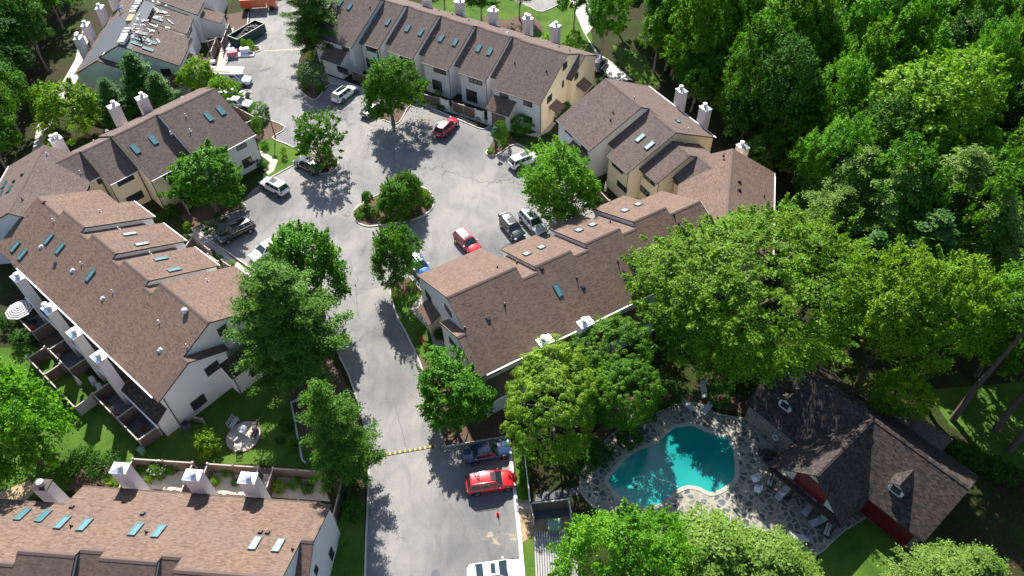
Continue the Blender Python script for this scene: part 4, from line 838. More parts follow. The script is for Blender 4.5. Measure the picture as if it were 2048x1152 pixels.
# orange truck at the top edge
c = G(520, 9, .8); r = empty('box_truck', (c[0], c[1], .014), math.radians(5), label='orange and white truck in the shade at the top edge', cat='truck')
mb = MB(); mb.box((-1, 0, 1.5), (4.4, 2.2, 1.5)); mb.build('box', 'paint_orange', r, bevel=.04); mb = MB(); mb.box((2.2, 0, 1.2), (1.7, 2.0, 1.5), taper=.85); cb = mb.build('cab', 'paint_orange', r, bevel=.08)
mb = MB(); mb.box((2.75, 0, 1.6), (.55, 1.7, .5)); mb.build('windshield', 'car_glass', cb)
for x in (-2.2, 2.1):
    for y in (-.95, .95):
        mb = MB(); mb.tube([(x, y - .12, .42), (x, y + .12, .42)], .42, 16); mb.build('wheel', 'rubber', r)
# dumpster
A, B_, C_ = G(466, 90, 0), G(489, 93, 0), G(526, 71, 0); d = C_ - B_; rz = math.atan2(d[1], d[0]); c = (B_ + C_) / 2 + np.array([-math.sin(rz), math.cos(rz), 0]) * 1.15
r = empty('roll_off_dumpster', (c[0], c[1], .015), rz, label='dark green open-top dumpster heaped with torn-off roofing, in front of the re-roofed row', cat='dumpster')
mb = MB(); Ld, Wd, Hd = 6.2, 2.3, 1.5
for y in (-Wd / 2, Wd / 2): mb.box((0, y, .2 + Hd / 2), (Ld, .08, Hd))
for x in (-Ld / 2, Ld / 2): mb.box((x, 0, .2 + Hd / 2), (.08, Wd - .08, Hd))
mb.box((0, 0, .26), (Ld - .1, Wd - .1, .1)); mb.build('container', 'dump_green', r)
for k in range(9):
    for y in (-1, 1): 
        mb = MB(); mb.box((-2.8 + k * .7, y * (Wd / 2 + .07), .95), (.1, .08, 1.4)); mb.build('rib', 'dump_green', r)
mb = MB(); 
for y in (-Wd / 2, Wd / 2): mb.box((0, y, 1.74), (Ld + .1, .14, .12))
for x in (-Ld / 2, Ld / 2): mb.box((x, 0, 1.74), (.14, Wd, .118))
mb.build('rim', 'box_green', r)
rng = random.Random(5); mb = MB()
for k in range(260):
    a = rng.uniform(0, 6.28); t_ = rng.uniform(-.5, .5); x_ = rng.uniform(-2.6, 2.9); y_ = rng.uniform(-1, 1)
    mb.box((x_, y_, .9 + .75 * math.exp(-((x_ - .6) / 1.8) ** 2 - (y_ / .8) ** 2) + rng.uniform(-.1, .15)), (rng.uniform(.2, .9), rng.uniform(.15, .5), .04), ((math.cos(a), math.sin(a), t_ * .5), (-math.sin(a), math.cos(a), t_), (0, -t_, 1)))
tag(mb.build('roofing_debris', 'debris', loc=(c[0], c[1], .1)), label='heap of torn dark shingles filling the dumpster', cat='debris', kind='stuff').rotation_euler = (0, 0, rz)
# ================================================================== TREES AND SHRUBS
def leaf_mesh(name, P, Nrm, size, asp, matn, rs, core=None):
    """P centres, Nrm normals, size per leaf -> one mesh of separate small leaf faces"""
    n = len(P); a = rs.normal(size=(n, 3)); u = np.cross(Nrm, a); u /= np.linalg.norm(u, axis=1)[:, None] + 1e-9; v = np.cross(Nrm, u)
    sz = size[:, None]; U = u * sz * .5; V = v * sz * .5 * asp
    fold = Nrm * sz * .12
    vs = np.stack([P - U, P + V * .9 - fold, P + U, P - V * .9 - fold], 1).reshape(-1, 3)
    me = bpy.data.meshes.new(name); me.vertices.add(4 * n); me.vertices.foreach_set('co', vs.ravel()); me.loops.add(4 * n); me.loops.foreach_set('vertex_index', np.arange(4 * n, dtype=np.int32))
    me.polygons.add(n); me.polygons.foreach_set('loop_start', np.arange(0, 4 * n, 4, dtype=np.int32)); me.polygons.foreach_set('loop_total', np.full(n, 4, dtype=np.int32)); me.materials.append(M[matn]); me.update(calc_edges=True)
    return me
def unit_v(x): return x / (np.linalg.norm(x, axis=-1, keepdims=True) + 1e-9)
def broad(seed, R=4., Hh=3.2, clumps=260, per=90, cs=.62, leafs=.24, lob=7, matn='leaf_green', up=.45, hollow=.5, puff=False, low=-.35, asp=.62, amp=.42, shoots=.3):
    """crown: leaf clumps spread over lobes; returns mesh + list of clump centres (crown centred at 0)"""
    rs = np.random.RandomState(seed)
    lobes = unit_v(rs.normal(size=(lob, 3)) * [1, 1, .8]); la = rs.uniform(.5, 1, lob) * amp
    d = unit_v(rs.normal(size=(clumps * 3, 3))); d = d[d[:, 2] > low][:clumps]; k = len(d)
    rad = 1 - amp * .55 + (np.exp(4.5 * (d @ lobes.T - 1)) * la).sum(1)
    rr = rad * (hollow + (1 - hollow) * rs.uniform(0, 1, k) ** .35); rr[rs.rand(k) < .08] *= 1.12
    Cc = d * rr[:, None] * [R, R, Hh]
    csz = cs * rs.uniform(.5, 1.35, k); shoot = (rs.rand(k) < shoots) & (rr > .75 * rad); sl = rs.uniform(.5, 1.25, k) * shoot * R * .16
    idx = np.repeat(np.arange(k), per); n = len(idx)
    o = rs.normal(size=(n, 3))
    if puff: o = unit_v(o) * rs.uniform(.7, 1.05, (n, 1)); o[:, 2] = np.abs(o[:, 2]) * .9 - .15
    else: o = o * [.62, .62, .30]; 
    Pp = Cc[idx] + o * csz[idx][:, None]
    tt = rs.rand(n); sidx = shoot[idx]; dd = unit_v(d * [1, 1, .5] + [0, 0, .18]); Pp = np.where(sidx[:, None], Cc[idx] + dd[idx] * (sl[idx] * tt * 1.6)[:, None] + o * (csz[idx] * (.75 - .55 * tt))[:, None], Pp)
    if not puff: Pp[:, 2] -= .16 * (o[:, 0] ** 2 + o[:, 1] ** 2) * csz[idx]
    nr = unit_v(unit_v(d[idx]) * .55 + np.array([0, 0, up]) + (unit_v(o) * 1.1 if puff else 0) + rs.normal(size=(n, 3)) * (.3 if puff else .5))
    fr_ = R / np.percentile(np.linalg.norm(Pp[:, :2], axis=1), 94); fz_ = Hh / np.percentile(np.abs(Pp[:, 2]), 96); q_ = np.array([fr_, fr_, fz_]); Pp = Pp * q_; Cc = Cc * q_
    me = leaf_mesh('crown', Pp, nr, leafs * rs.uniform(.7, 1.3, n), asp, matn, rs)
    return me, Cc, rs
def pine(seed, R=4., H=13., matn='needle_blue', base=.18, tuft=.34, lv=26, nb=9, per=16, droop=.1, dens=1.0, prof=.75, tip=.35, needle=.30, wid=.16):
    """conifer: whorls of boughs carrying flat tufts of needles; origin at the foot"""
    rs = np.random.RandomState(seed); Pp, Nn, Sz, tips = [], [], [], []
    for i in range(lv):
        f = i / (lv - 1); z = H * (base + (1 - base) * f); ln = R * ((1 - f) ** prof) * (1 if f > .12 else .75 + 2 * f) + tip
        m_ = max(4, int(nb * (1 - .35 * f)))
        for k in range(m_):
            a = 2 * math.pi * (k + rs.rand() * .8) / m_ + i * 1.3; l = ln * rs.choice([rs.uniform(.55, .8), rs.uniform(.85, 1.18)]); dz = rs.uniform(-.18, .18)
            dr = np.array([math.cos(a), math.sin(a), 0]); sd = np.array([-math.sin(a), math.cos(a), 0])
            nt_ = max(3, int(l / tuft * 1.5 * dens))
            for q in range(nt_):
                t = (q + .6) / nt_; 
                if t < .22: continue
                c = dr * l * t + np.array([0, 0, z + dz + .10 * l * t - droop * l * t * t * 1.6]); wdt = .26 * l * (1 - t) + .08
                c = c + sd * rs.uniform(-1, 1) * wdt
                o = rs.normal(size=(per, 3)) * [tuft, tuft, tuft * .32]; Pp.append(c + o); 
                Nn.append(unit_v(np.array([0, 0, 1.]) + dr * .35 + rs.normal(size=(per, 3)) * .42)); Sz.append(needle * rs.uniform(.7, 1.3, per))
            tips.append(dr * l + np.array([0, 0, z]))
    Pp = np.concatenate(Pp); me = leaf_mesh('crown', Pp, np.concatenate(Nn), np.concatenate(Sz), wid / needle * 1.6, matn, rs)
    return me, tips
def trunk_mesh(H, r0, r1, tips, rs, nl=9, lean=(0, 0), m='bark', z0=0., cz=None):
    mb = MB(); n = 6; pts = [np.array([lean[0] * (k / n) ** 1.5 + rs.uniform(-.04, .04) * H * .2 * (k > 0), lean[1] * (k / n) ** 1.5 + rs.uniform(-.04, .04) * H * .2 * (k > 0), z0 + H * k / n]) for k in range(n + 1)]
    mb.tube(pts, [r0 * 1.35] + [r0 + (r1 - r0) * k / n for k in range(1, n + 1)], 9)
    if len(tips):
        for t in rs.permutation(len(tips))[:nl]:
            q = np.array(tips[t], float); k = rs.randint(2, n + 1); s_ = pts[k]; md = (s_ + q) / 2 + np.array([0, 0, -.05 * H * .2]); mb.tube([s_, md, s_ + (q - s_) * .92], [r1 * 1.1, r1 * .6, r1 * .25], 5, caps=False)
    me_o = mb.build('trunk', m); me = me_o.data; bpy.data.objects.remove(me_o); return me
def put(name, loc, parts, label, cat, group=None, sc=(1, 1, 1), rz=0):
    r = empty(name, loc, rz, label=label, cat=cat, group=group)
    for nm, me, off in parts:
        o = bpy.data.objects.new(nm, me); C.objects.link(o); o.parent = r; o.location = off
    r.scale = sc; return r
BR = {}
def proto_b(key, **kw):
    me, tips, rs = broad(**kw); R, Hh = kw.get('R', 4.), kw.get('Hh', 3.2)
    hc = kw.get('_hc', Hh * 1.35); BR[key] = (me, tips, rs, R, Hh)
protos = {}
def get_b(key):
    return BR[key]
def tree_b(key, px, hc, rx, label, name='broadleaf_tree', cat='tree', group=None, vr=None, rz=None, m='bark', seed=0, trunk=True, ry=None, lean=(0, 0)):
    """crown centre at photo point px and height hc; rx = half width in photo pixels"""
    me, tips, rs, R, Hh = BR[key]; p = G(*px, hc); r_m = rx * mpp(*px, hc); sx = r_m / R; sz = (vr or r_m * .75) / Hh
    rz = random.Random(int(px[0] * 7 + px[1])).uniform(0, 6.28) if rz is None else rz
    lo = (p[0], p[1], 0); rt = empty(name, lo, 0, label=label, cat=cat, group=group)
    o = bpy.data.objects.new('crown', me); C.objects.link(o); o.parent = rt; o.location = (0, 0, hc); o.rotation_euler = (0, 0, rz); o.scale = (sx, sx * (ry or 1), sz)
    if trunk:
        ca, sa = math.cos(rz), math.sin(rz); tt = [(sx * (q[0] * ca - q[1] * sa), sx * (q[0] * sa + q[1] * ca), hc + sz * q[2]) for q in tips if q[2] > -.4 * Hh]
        tm = trunk_mesh(hc + sz * Hh * .1, max(.1, r_m * .055), max(.05, r_m * .025), [(x * .85, y * .85, z) for x, y, z in tt], np.random.RandomState(int(px[0])), 12, (0, 0), m)
        t_ = bpy.data.objects.new('trunk', tm); C.objects.link(t_); t_.parent = rt
        if lean != (0, 0):
            pass
    return rt
proto_b('maple1', seed=1, R=4, Hh=3.2, clumps=260, per=70, cs=.62, leafs=.26, lob=9)
proto_b('maple2', seed=2, R=4, Hh=3.2, clumps=230, per=75, cs=.6, leafs=.28, lob=11, amp=.6, matn='leaf_green')
proto_b('open', seed=33, R=4, Hh=2.4, clumps=210, per=44, cs=.46, leafs=.26, lob=14, amp=.45, hollow=.3, matn='leaf_green')
proto_b('dense', seed=4, R=4, Hh=3.4, clumps=330, per=80, cs=.62, leafs=.25, lob=8, matn='leaf_bright', amp=.4)
proto_b('denseg', seed=14, R=4, Hh=3.6, clumps=360, per=80, cs=.58, leafs=.22, lob=10, matn='leaf_green', amp=.45)
proto_b('yellow', seed=5, R=4, Hh=3.0, clumps=260, per=60, cs=.55, leafs=.28, lob=10, matn='leaf_yellow', amp=.55)
proto_b('wood1', seed=6, R=5, Hh=5, clumps=300, per=55, cs=.85, leafs=.36, lob=12, matn='leaf_green', amp=.6)
proto_b('wood2', seed=7, R=5, Hh=5.4, clumps=280, per=55, cs=.9, leafs=.36, lob=12, matn='leaf_bright', amp=.7)
proto_b('wood3', seed=8, R=5, Hh=5, clumps=300, per=50, cs=.9, leafs=.34, lob=9, matn='leaf_deep', amp=.5)
proto_b('locust', seed=9, R=5, Hh=4.4, clumps=420, per=62, cs=.8, leafs=.26, lob=16, matn='leaf_bright', amp=.75, hollow=.45, up=.7)
proto_b('hero', seed=10, R=8, Hh=6.2, clumps=1000, per=95, cs=.80, leafs=.20, lob=22, matn='leaf_hero', amp=.62, hollow=.6, up=.5)
proto_b('zelkb', seed=31, R=5, Hh=4.2, clumps=460, per=80, cs=.66, leafs=.20, lob=14, matn='leaf_bright', amp=.5)
proto_b('zelk', seed=11, R=5, Hh=4.2, clumps=420, per=75, cs=.75, leafs=.24, lob=14, matn='leaf_yellow', amp=.55)
proto_b('puffy', seed=12, R=5, Hh=4.2, clumps=620, per=70, cs=.50, leafs=.17, lob=8, matn='leaf_olive', amp=.35, shoots=0, puff=True, hollow=.86, asp=.8)
proto_b('puffg', seed=13, R=5, Hh=4.0, clumps=760, per=60, cs=.46, leafs=.17, lob=8, matn='leaf_green', amp=.35, shoots=0, puff=True, hollow=.86, asp=.8)
proto_b('shrub', seed=15, R=1, Hh=.8, clumps=70, per=34, cs=.24, leafs=.13, lob=5, matn='leaf_green', amp=.3, low=-.7, hollow=.6)
proto_b('shrub_y', seed=16, R=1, Hh=.8, clumps=70, per=34, cs=.24, leafs=.13, lob=5, matn='leaf_yellow', amp=.35, low=-.7, hollow=.6)
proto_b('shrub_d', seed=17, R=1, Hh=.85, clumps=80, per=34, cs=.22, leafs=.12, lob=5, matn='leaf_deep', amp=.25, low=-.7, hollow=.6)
proto_b('clipped', seed=18, R=1, Hh=.9, clumps=200, per=40, cs=.13, leafs=.08, lob=4, matn='leaf_green', amp=.08, shoots=0, low=-.8, hollow=.88)
proto_b('greyt', seed=19, R=3, Hh=2.4, clumps=170, per=60, cs=.42, leafs=.2, lob=9, matn='leaf_grey', amp=.5)
# ---- conifers
PN = {}
PN['wpine'] = pine(21, R=4.6, H=13, matn='needle_blue', base=.2, lv=17, nb=9, per=34, tuft=.27, droop=-.02, prof=.55, needle=.27, wid=.07)
PN['wpine2'] = pine(22, R=4.2, H=12, matn='needle_blue', base=.15, lv=16, nb=9, per=34, tuft=.26, droop=-.02, prof=.6, needle=.26, wid=.07)
PN['spruce'] = pine(23, R=3.8, H=15, matn='needle_dark', base=.1, lv=20, nb=10, per=26, tuft=.20, droop=.16, prof=.8, needle=.26, wid=.12)
PN['hemlock'] = pine(24, R=5, H=15, matn='needle_olive', base=.1, lv=18, nb=11, per=30, tuft=.24, droop=.16, prof=.6, needle=.24, wid=.08)
PN['soft'] = pine(26, R=3.4, H=9, matn='needle_soft', base=.05, lv=22, nb=12, per=22, tuft=.24, droop=-.05, prof=.5, needle=.22, wid=.10)
PN['cedar'] = pine(25, R=3.2, H=11, matn='needle_dark', base=.05, lv=24, nb=11, per=18, tuft=.26, droop=-.05, prof=.75, needle=.25, wid=.11)
def tree_p(key, px, H, r_px, label, name='conifer', cat='tree', group=None, top=True, m='bark', H0=None):
    """px = photo point of the tree's tip (top=True) or of its foot"""
    me, tips = PN[key]; base_R = dict(wpine=4.9, wpine2=4.5, spruce=4.1, hemlock=5.3, cedar=3.5, soft=3.7)[key]; bH = dict(wpine=13, wpine2=12, spruce=15, hemlock=15, cedar=11, soft=9)[key]
    p = G(*px, H) if top else G(*px, 0); mid = G(*px, H * .4) if top else p; r_m = r_px * mpp(*px, H * .4); sx, sz = r_m / base_R, H / bH
    rt = empty(name, (p[0], p[1], 0), 0, label=label, cat=cat, group=group); rz = random.Random(int(px[0] * 3 + px[1])).uniform(0, 6.28)
    o = bpy.data.objects.new('crown', me); C.objects.link(o); o.parent = rt; o.scale = (sx, sx, sz); o.rotation_euler = (0, 0, rz)
    tm = trunk_mesh(H * .97, max(.12, H * .018), .03, [], np.random.RandomState(3), 0, m=m); t_ = bpy.data.objects.new('trunk', tm); C.objects.link(t_); t_.parent = rt
    return rt
# ---- trees standing in the court
tree_b('maple2', (415, 372), 4.6, 82, 'round green tree hiding the front of the warm-walled row, beside a white SUV', vr=4.0, name='maple_tree')
tree_b('open', (632, 283), 4.4, 58, 'open crowned maple on the small kerbed island beside a black SUV', vr=3.3, name='maple_tree')
tree_b('greyt', (620, 152), 3.1, 32, 'small grey-green tree on the kerbed corner left of the white SUV', vr=1.7, name='small_tree')
tree_b('maple1', (776, 185), 5.4, 64, 'spreading bright tree in front of the top row that shades the dark grey car', vr=4.4, name='maple_tree')
tree_b('dense', (1119, 372), 5.6, 80, 'dense bright green round tree by the white SUV and the right-hand row', vr=4.6, name='maple_tree')
tree_b('maple1', (786, 522), 4.6, 55, 'tree with long pointed leaves at the corner of the entry drive beside the blue hatchback', vr=4.1, name='maple_tree')
tree_b('denseg', (905, 790), 3.8, 84, 'dense dark green maple between the drive and the end wall of the lower right row', vr=3.2, name='maple_tree')
tree_b('maple1', (618, 545), 7.2, 92, 'broad maple behind the tall pine, overhanging the left side of the drive', vr=4.6, name='maple_tree')
tree_b('maple1', (795, 400), 2.6, 48, 'multi-stemmed tree filling the centre of the oval island', vr=2.6, name='island_tree')
tree_b('maple1', (817, 377), 3.0, 30, 'taller right-hand stem of the oval island planting', vr=2.3, name='island_tree')
tree_b('maple1', (775, 408), 1.8, 24, 'low left-hand stem of the oval island planting', vr=1.7, name='island_tree')
tree_b('maple2', (731, 397), 1.6, 14, 'small dark tree at the left edge of the oval island', vr=1.1, name='island_tree')
tree_p('wpine', (528, 538), 16.5, 117, 'tall fluffy white pine covering the end of the large left row', 'pine_tree')
tree_p('wpine2', (634, 772), 15, 79, 'blue-green pine beside the drive above the speed bump', 'pine_tree')
tree_p('wpine', (606, -52), 14, 66, 'dark pine at the top edge left of the top row', 'pine_tree')
tree_p('cedar', (255, 108), 9.5, 50, 'dark cedar in front of the blue-shaded gable of the re-roofed row', 'cedar_tree')
tree_p('cedar', (305, 148), 7.5, 42, 'shorter dark cedar right of the first, above a chimney', 'cedar_tree')
tree_p('cedar', (205, 160), 7.5, 40, 'leftmost of the three dark cedars by the re-roofed gable', 'cedar_tree')
tree_b('yellow', (148, 222), 4.5, 68, 'yellow-green tree left of the cedars and behind the corner house', vr=3.6, name='birch_tree')
tree_b('yellow', (95, 205), 3.5, 36, 'pale yellow-green small tree by the footpath at far left', vr=2.6, name='birch_tree')
tree_b('yellow', (396, 158), 4.0, 40, 'yellow-green tree between the cedars and the work van', vr=2.6, name='birch_tree')
tree_b('yellow', (445, 182), 3.2, 32, 'low yellow-green tree overhanging the parked pickup', vr=2.2, name='birch_tree')
tree_b('hero', (1484, 588), 8.0, 236, 'huge yellow-green spreading tree over the lower right row and the pool', vr=7.2, name='shade_tree', rz=.6)
tree_b('puffy', (1110, 812), 5.2, 112, 'rounded tree with tufted olive-green clumps between the drive and the pool', vr=4.2, name='tufted_tree')
tree_b('puffg', (1216, 728), 4.4, 92, 'darker tufted tree beside the chimneys of the lower right row', vr=3.6, name='tufted_tree')
tree_b('puffg', (1235, 795), 5.0, 80, 'tufted tree nearest the pool edge', vr=3.6, name='tufted_tree')
tree_b('zelkb', (1240, 1105), 5.5, 140, 'bright leafy tree at the bottom edge hiding the near end of the pool', vr=4.4, name='broadleaf_tree')
tree_p('soft', (1430, 1085), 8, 125, 'soft green conifer at the bottom edge below the pool deck, the left one of two', 'conifer')
tree_p('soft', (1560, 1112), 7, 105, 'soft green conifer at the bottom edge nearest the pool loungers', 'conifer')
tree_p('hemlock', (1985, 1125), 11, 130, 'pale green hemlock in the bottom right corner', 'hemlock_tree')
tree_b('dense', (12, 855), 6.5, 104, 'large light green tree at the left edge above the bottom row', vr=5.0, name='broadleaf_tree')
tree_b('zelk', (1838, 240), 12, 148, 'largest bright feathery locust tree rising from the dark wood', vr=6.4, name='locust_tree')
tree_b('zelk', (1790, 640), 11.0, 118, 'yellow-green tree just right of the huge shade tree, above the pool house ridge', vr=5.4, name='broadleaf_tree')
tree_b('zelk', (1915, 640), 11.0, 110, 'yellow-green tree near the right edge over the small lawn', vr=5.4, name='broadleaf_tree')
tree_b('dense', (2035, 640), 9.0, 95, 'bright green tree cut off by the right edge', vr=5.4, name='broadleaf_tree')
tree_b('zelk', (1790, 790), 6.0, 60, 'low yellow-green tree touching the pool house roof', vr=3.2, name='broadleaf_tree')
for i, (x, y, h, r_, k) in enumerate([(1745, 300, 15, 105, 'hemlock'), (1835, 330, 16, 115, 'hemlock'), (1955, 300, 17, 120, 'hemlock'), (1700, 380, 12, 90, 'hemlock'), (1890, 430, 14, 110, 'spruce'), (2020, 400, 15, 110, 'hemlock'), (1760, 470, 11, 80, 'spruce')]):
    tree_p(k, (x, y), h, r_, ['olive hemlock just below the great locust tree', 'tall olive hemlock in the middle of the right-hand wood', 'tall hemlock with drooping boughs near the right edge', 'leftmost hemlock, beside the corner house', 'dark spruce between the hemlocks and the yellow-green trees', 'hemlock cut off by the right edge below the locust', 'dark spruce right behind the huge shade tree'][i], 'hemlock_tree' if k == 'hemlock' else 'spruce_tree')
# ---- the wood behind, upper right
rng = random.Random(11); spots = []
def inpoly(x, y, P_):
    c_ = False; n = len(P_)
    for i in range(n):
        x1, y1 = P_[i]; x2, y2 = P_[(i + 1) % n]
        if (y1 > y) != (y2 > y) and x < (x2 - x1) * (y - y1) / (y2 - y1) + x1: c_ = not c_
    return c_
woodR = [tuple(G(x, y)[:2]) for x, y in [(1290, 60), (1300, 140), (1370, 200), (1480, 290), (1580, 380), (1640, 500), (1760, 560), (2250, 620), (2300, -150), (1250, -150), (1260, 0)]]
xs = [p[0] for p in woodR]; ys = [p[1] for p in woodR]
tries = 0
while len(spots) < 150 and tries < 20000:
    tries += 1
    x, y = rng.uniform(min(xs), max(xs)), rng.uniform(min(ys), max(ys))
    if inpoly(x, y, woodR) and all((x - a) ** 2 + (y - b_) ** 2 > 15 for a, b_ in spots): spots.append((x, y))
def wood_tree(x, y, kind, h, r, grp, label):
    me, tips, rs, R, Hh = BR[kind]; hc = h * .62; sx, sz = r / (R * 1.05), h * .40 / Hh
    rt = empty('woodland_tree', (x, y, 0), 0, label=label, cat='tree', group=grp); o = bpy.data.objects.new('crown', me); C.objects.link(o); o.parent = rt; o.location = (0, 0, hc); o.scale = (sx, sx, sz); o.rotation_euler = (0, 0, rng.uniform(0, 6.28))
    if kind not in TRK: TRK[kind] = trunk_mesh(10, .26, .1, [(q[0] * .8, q[1] * .8, 10 + q[2] * .9 - 1) for q in tips if q[2] > -.3 * Hh], np.random.RandomState(2), 10, (.5, -.4), 'bark_pale')
    t_ = bpy.data.objects.new('trunk', TRK[kind]); C.objects.link(t_); t_.parent = rt; t_.scale = (sx, sx, hc / 10); return rt
TRK = {}
for x, y in spots:
    e = min(1, max(0, (x - 30) / 60)); wood_tree(x, y, rng.choice(['wood1', 'wood1', 'wood2', 'wood3', 'locust']), rng.uniform(12, 18), rng.uniform(3.6, 5.4), 'trees of the wood behind the right-hand houses', 'tall broadleaf tree in the dense wood behind the right-hand houses')
for x, y, k, h, r_, lb in ((1400, 75, 'wood2', 16, 60, 'feathery bright tree in the wood, above the two chimneys of the right-hand row'), (1490, 30, 'locust', 17, 80, 'tall feathery tree at the top edge right of centre'), (1590, 90, 'locust', 18, 105, 'tall pale-trunked tree standing clear of the dark gap behind the corner house'), (1720, 40, 'wood2', 17, 95, 'bright tree at the top edge above the great locust'), (1960, 60, 'locust', 17, 95, 'bright feathery tree at the top right corner')):
    p = G(x, y, h * .62); wood_tree(p[0], p[1], k, h, r_ * mpp(x, y, h * .6), None, lb)
for i in range(24):
    t_ = (i + .5) / 24; x_, y_ = 1310 + 330 * t_ + rng.uniform(-8, 26), 135 + 350 * t_ - rng.uniform(6, 60); p = G(x_, y_)
    wood_tree(p[0], p[1], rng.choice(['wood1', 'denseg', 'wood3', 'wood2']), rng.uniform(6.5, 9.5), rng.uniform(2.6, 3.6), 'young trees along the edge of the right-hand wood', 'young leafy tree at the edge of the wood beside the right-hand houses')
p = G(1208, 40, 7.5); wood_tree(p[0], p[1], 'wood1', 12.5, 3.6, None, 'tall dark tree standing between the end of the top row and the gravel path')
p = G(1318, 62, 7); wood_tree(p[0], p[1], 'wood2', 11, 3.8, None, 'bright tree at the edge of the wood beside the narrow lawn')
for x, y in ((1905, 840), (1990, 860), (2020, 900)):
    p = G(x, y, 0); r = empty('tall_tree', (p[0], p[1], 0), 0, label={1905: 'tree whose bare leaning trunk stands nearest the pool house, before the small lawn', 1990: 'tree with a long bare trunk leaning across the lawn at the right edge', 2020: 'lowest bare trunk of three, cut off by the right edge'}[x], cat='tree')
    mb = MB(); mb.tube([(0, 0, 0), (.5, .6, 5), (1.2, .9, 11), (1.6, 1.0, 15)], [.34, .27, .18, .08], 9); mb.build('trunk', 'bark', r)
    o = bpy.data.objects.new('crown', BR['wood2' if x == 1990 else 'wood1'][0]); C.objects.link(o); o.parent = r; o.location = (1.6, 1.4, 14.5); o.scale = (.62, .62, .6) if x != 1905 else (.45, .45, .45); o.rotation_euler = (0, 0, x)
for k, (x, y) in enumerate([(2130, 700), (2190, 770), (2240, 860), (2180, 930), (2260, 990), (2320, 800), (2150, 1010), (2330, 920), (2210, 1080)]):
    p = G(x, y, 0); wood_tree(p[0], p[1], ['wood1', 'wood2', 'wood3'][k % 3], rng.uniform(10, 14), rng.uniform(3.4, 4.6), 'trees beyond the right edge', 'broadleaf tree beyond the small lawn at the right edge')
for i in range(14):
    t_ = i / 13; p = G(1322 + 60 * t_ + rng.uniform(-14, 20), 70 + 150 * t_ + rng.uniform(-10, 10))
    wood_tree(p[0], p[1], rng.choice(['wood1', 'denseg', 'wood3']), rng.uniform(5.5, 7.5), rng.uniform(2.4, 3.2), 'young trees along the edge of the right-hand wood', 'young leafy tree at the edge of the wood beside the right-hand houses')
# ---- upper left wood
woodL = [tuple(G(x, y)[:2]) for x, y in [(-140, -70), (170, -70), (150, -10), (148, 70), (105, 150), (92, 235), (72, 310), (20, 375), (-40, 440), (-160, 440)]]
xs = [p[0] for p in woodL]; ys = [p[1] for p in woodL]; sp = []
tries = 0
while len(sp) < 62 and tries < 20000:
    tries += 1
    x, y = rng.uniform(min(xs), max(xs)), rng.uniform(min(ys), max(ys))
    if inpoly(x, y, woodL) and all((x - a) ** 2 + (y - b_) ** 2 > 14 for a, b_ in sp): sp.append((x, y))
for x, y in sp: wood_tree(x, y, rng.choice(['wood1', 'wood3', 'wood2']), rng.uniform(9, 13), rng.uniform(3.4, 4.8), 'trees of the wood at the left edge', 'broadleaf tree in the wood at the left edge beside the re-roofed row')
# ---- trees behind the top row
for x, y, k, h, r_, lb in ((885, -25, 'wood1', 9, 40, 'tree at the top edge behind the left chimneys of the top row'), (960, -10, 'wood3', 8, 42, 'dark tree on the lawn behind the middle chimney of the top row'), (1038, -15, 'wood3', 8, 38, 'dark tree beside the small parking bay at the top edge'), (1150, -5, 'wood1', 10, 38, 'tree over the gravel path at the top edge'), (1240, -20, 'wood1', 12, 50, 'tree at the top edge right of the gravel path')):
    p = G(x, y, h * .6); wood_tree(p[0], p[1], k, h, r_ * mpp(x, y, h * .6), None, lb)
for x, y, h, r_, lb in ((1095, 92, 2.2, 24, 'yellow-green bush left of the last chimney of the top row'), (1145, 85, 2.0, 20, 'yellow-green bush right of the last chimney of the top row'), (1070, 96, 1.8, 12, 'low yellow-green bush at the top row eaves')):
    tree_b('shrub_y', (x, y), h, r_, lb, 'bush', 'bush', vr=1.6, trunk=False)
# ---- shrubs
def shrub(px, r_px, key, label, h=None, group=None, name='shrub', cat='shrub', vr=None):
    r_m = r_px * mpp(*px); h_ = h or r_m * .75; return tree_b(key, px, h_, r_px, label, name, cat, group, vr=vr or max(h_, .3) * 1.05, trunk=False)
shrub((1001, 268), 17, 'clipped', 'tall clipped egg-shaped bush beside the second street lamp', h=1.7, vr=1.8)
shrub((1042, 250), 21, 'clipped', 'broad dark clipped mound against the front wall of the top row', h=1.1, vr=1.3)
shrub((981, 302), 9, 'shrub_y', 'yellow-green grassy tuft at the tip of the kerbed nose', h=.5)
shrub((518, 221), 19, 'clipped', 'large clipped hedge mound beside the first street lamp', h=1.0, vr=1.2)
shrub((514, 250), 11, 'clipped', 'clipped upright bush below the large hedge mound', h=1.1, vr=1.2)
shrub((527, 243), 8, 'shrub_d', 'low dark bush right of the clipped upright bush')
shrub((528, 289), 10, 'shrub', 'rounded bush at the house corner by the lawn')
shrub((517, 326), 9, 'shrub_d', 'dark bush by the pale footpath at the house corner')
shrub((530, 330), 8, 'shrub', 'light green bush at the bend of the pale footpath')
shrub((566, 305), 7, 'greyt' if False else 'shrub_y', 'small young shrub in a ring of mulch on the lawn', h=.7)
shrub((611, 168), 9, 'clipped', 'left clipped ball under the small grey-green tree', h=.8)
shrub((640, 172), 10, 'clipped', 'right clipped ball under the small grey-green tree', h=.9)
shrub((659, 323), 16, 'shrub_d', 'dark low bush at the rounded end of the small island')
shrub((652, 300), 12, 'shrub_d', 'dark bush beneath the open maple')
shrub((470, 404), 15, 'shrub', 'soft grassy clump at the kerb tip beside the round green tree', h=.8)
shrub((418, 456), 16, 'shrub_d', 'dark grassy clump in the shade left of the black SUV', h=.8)
shrub((440, 434), 12, 'shrub_d', 'dark bush above the black SUV')
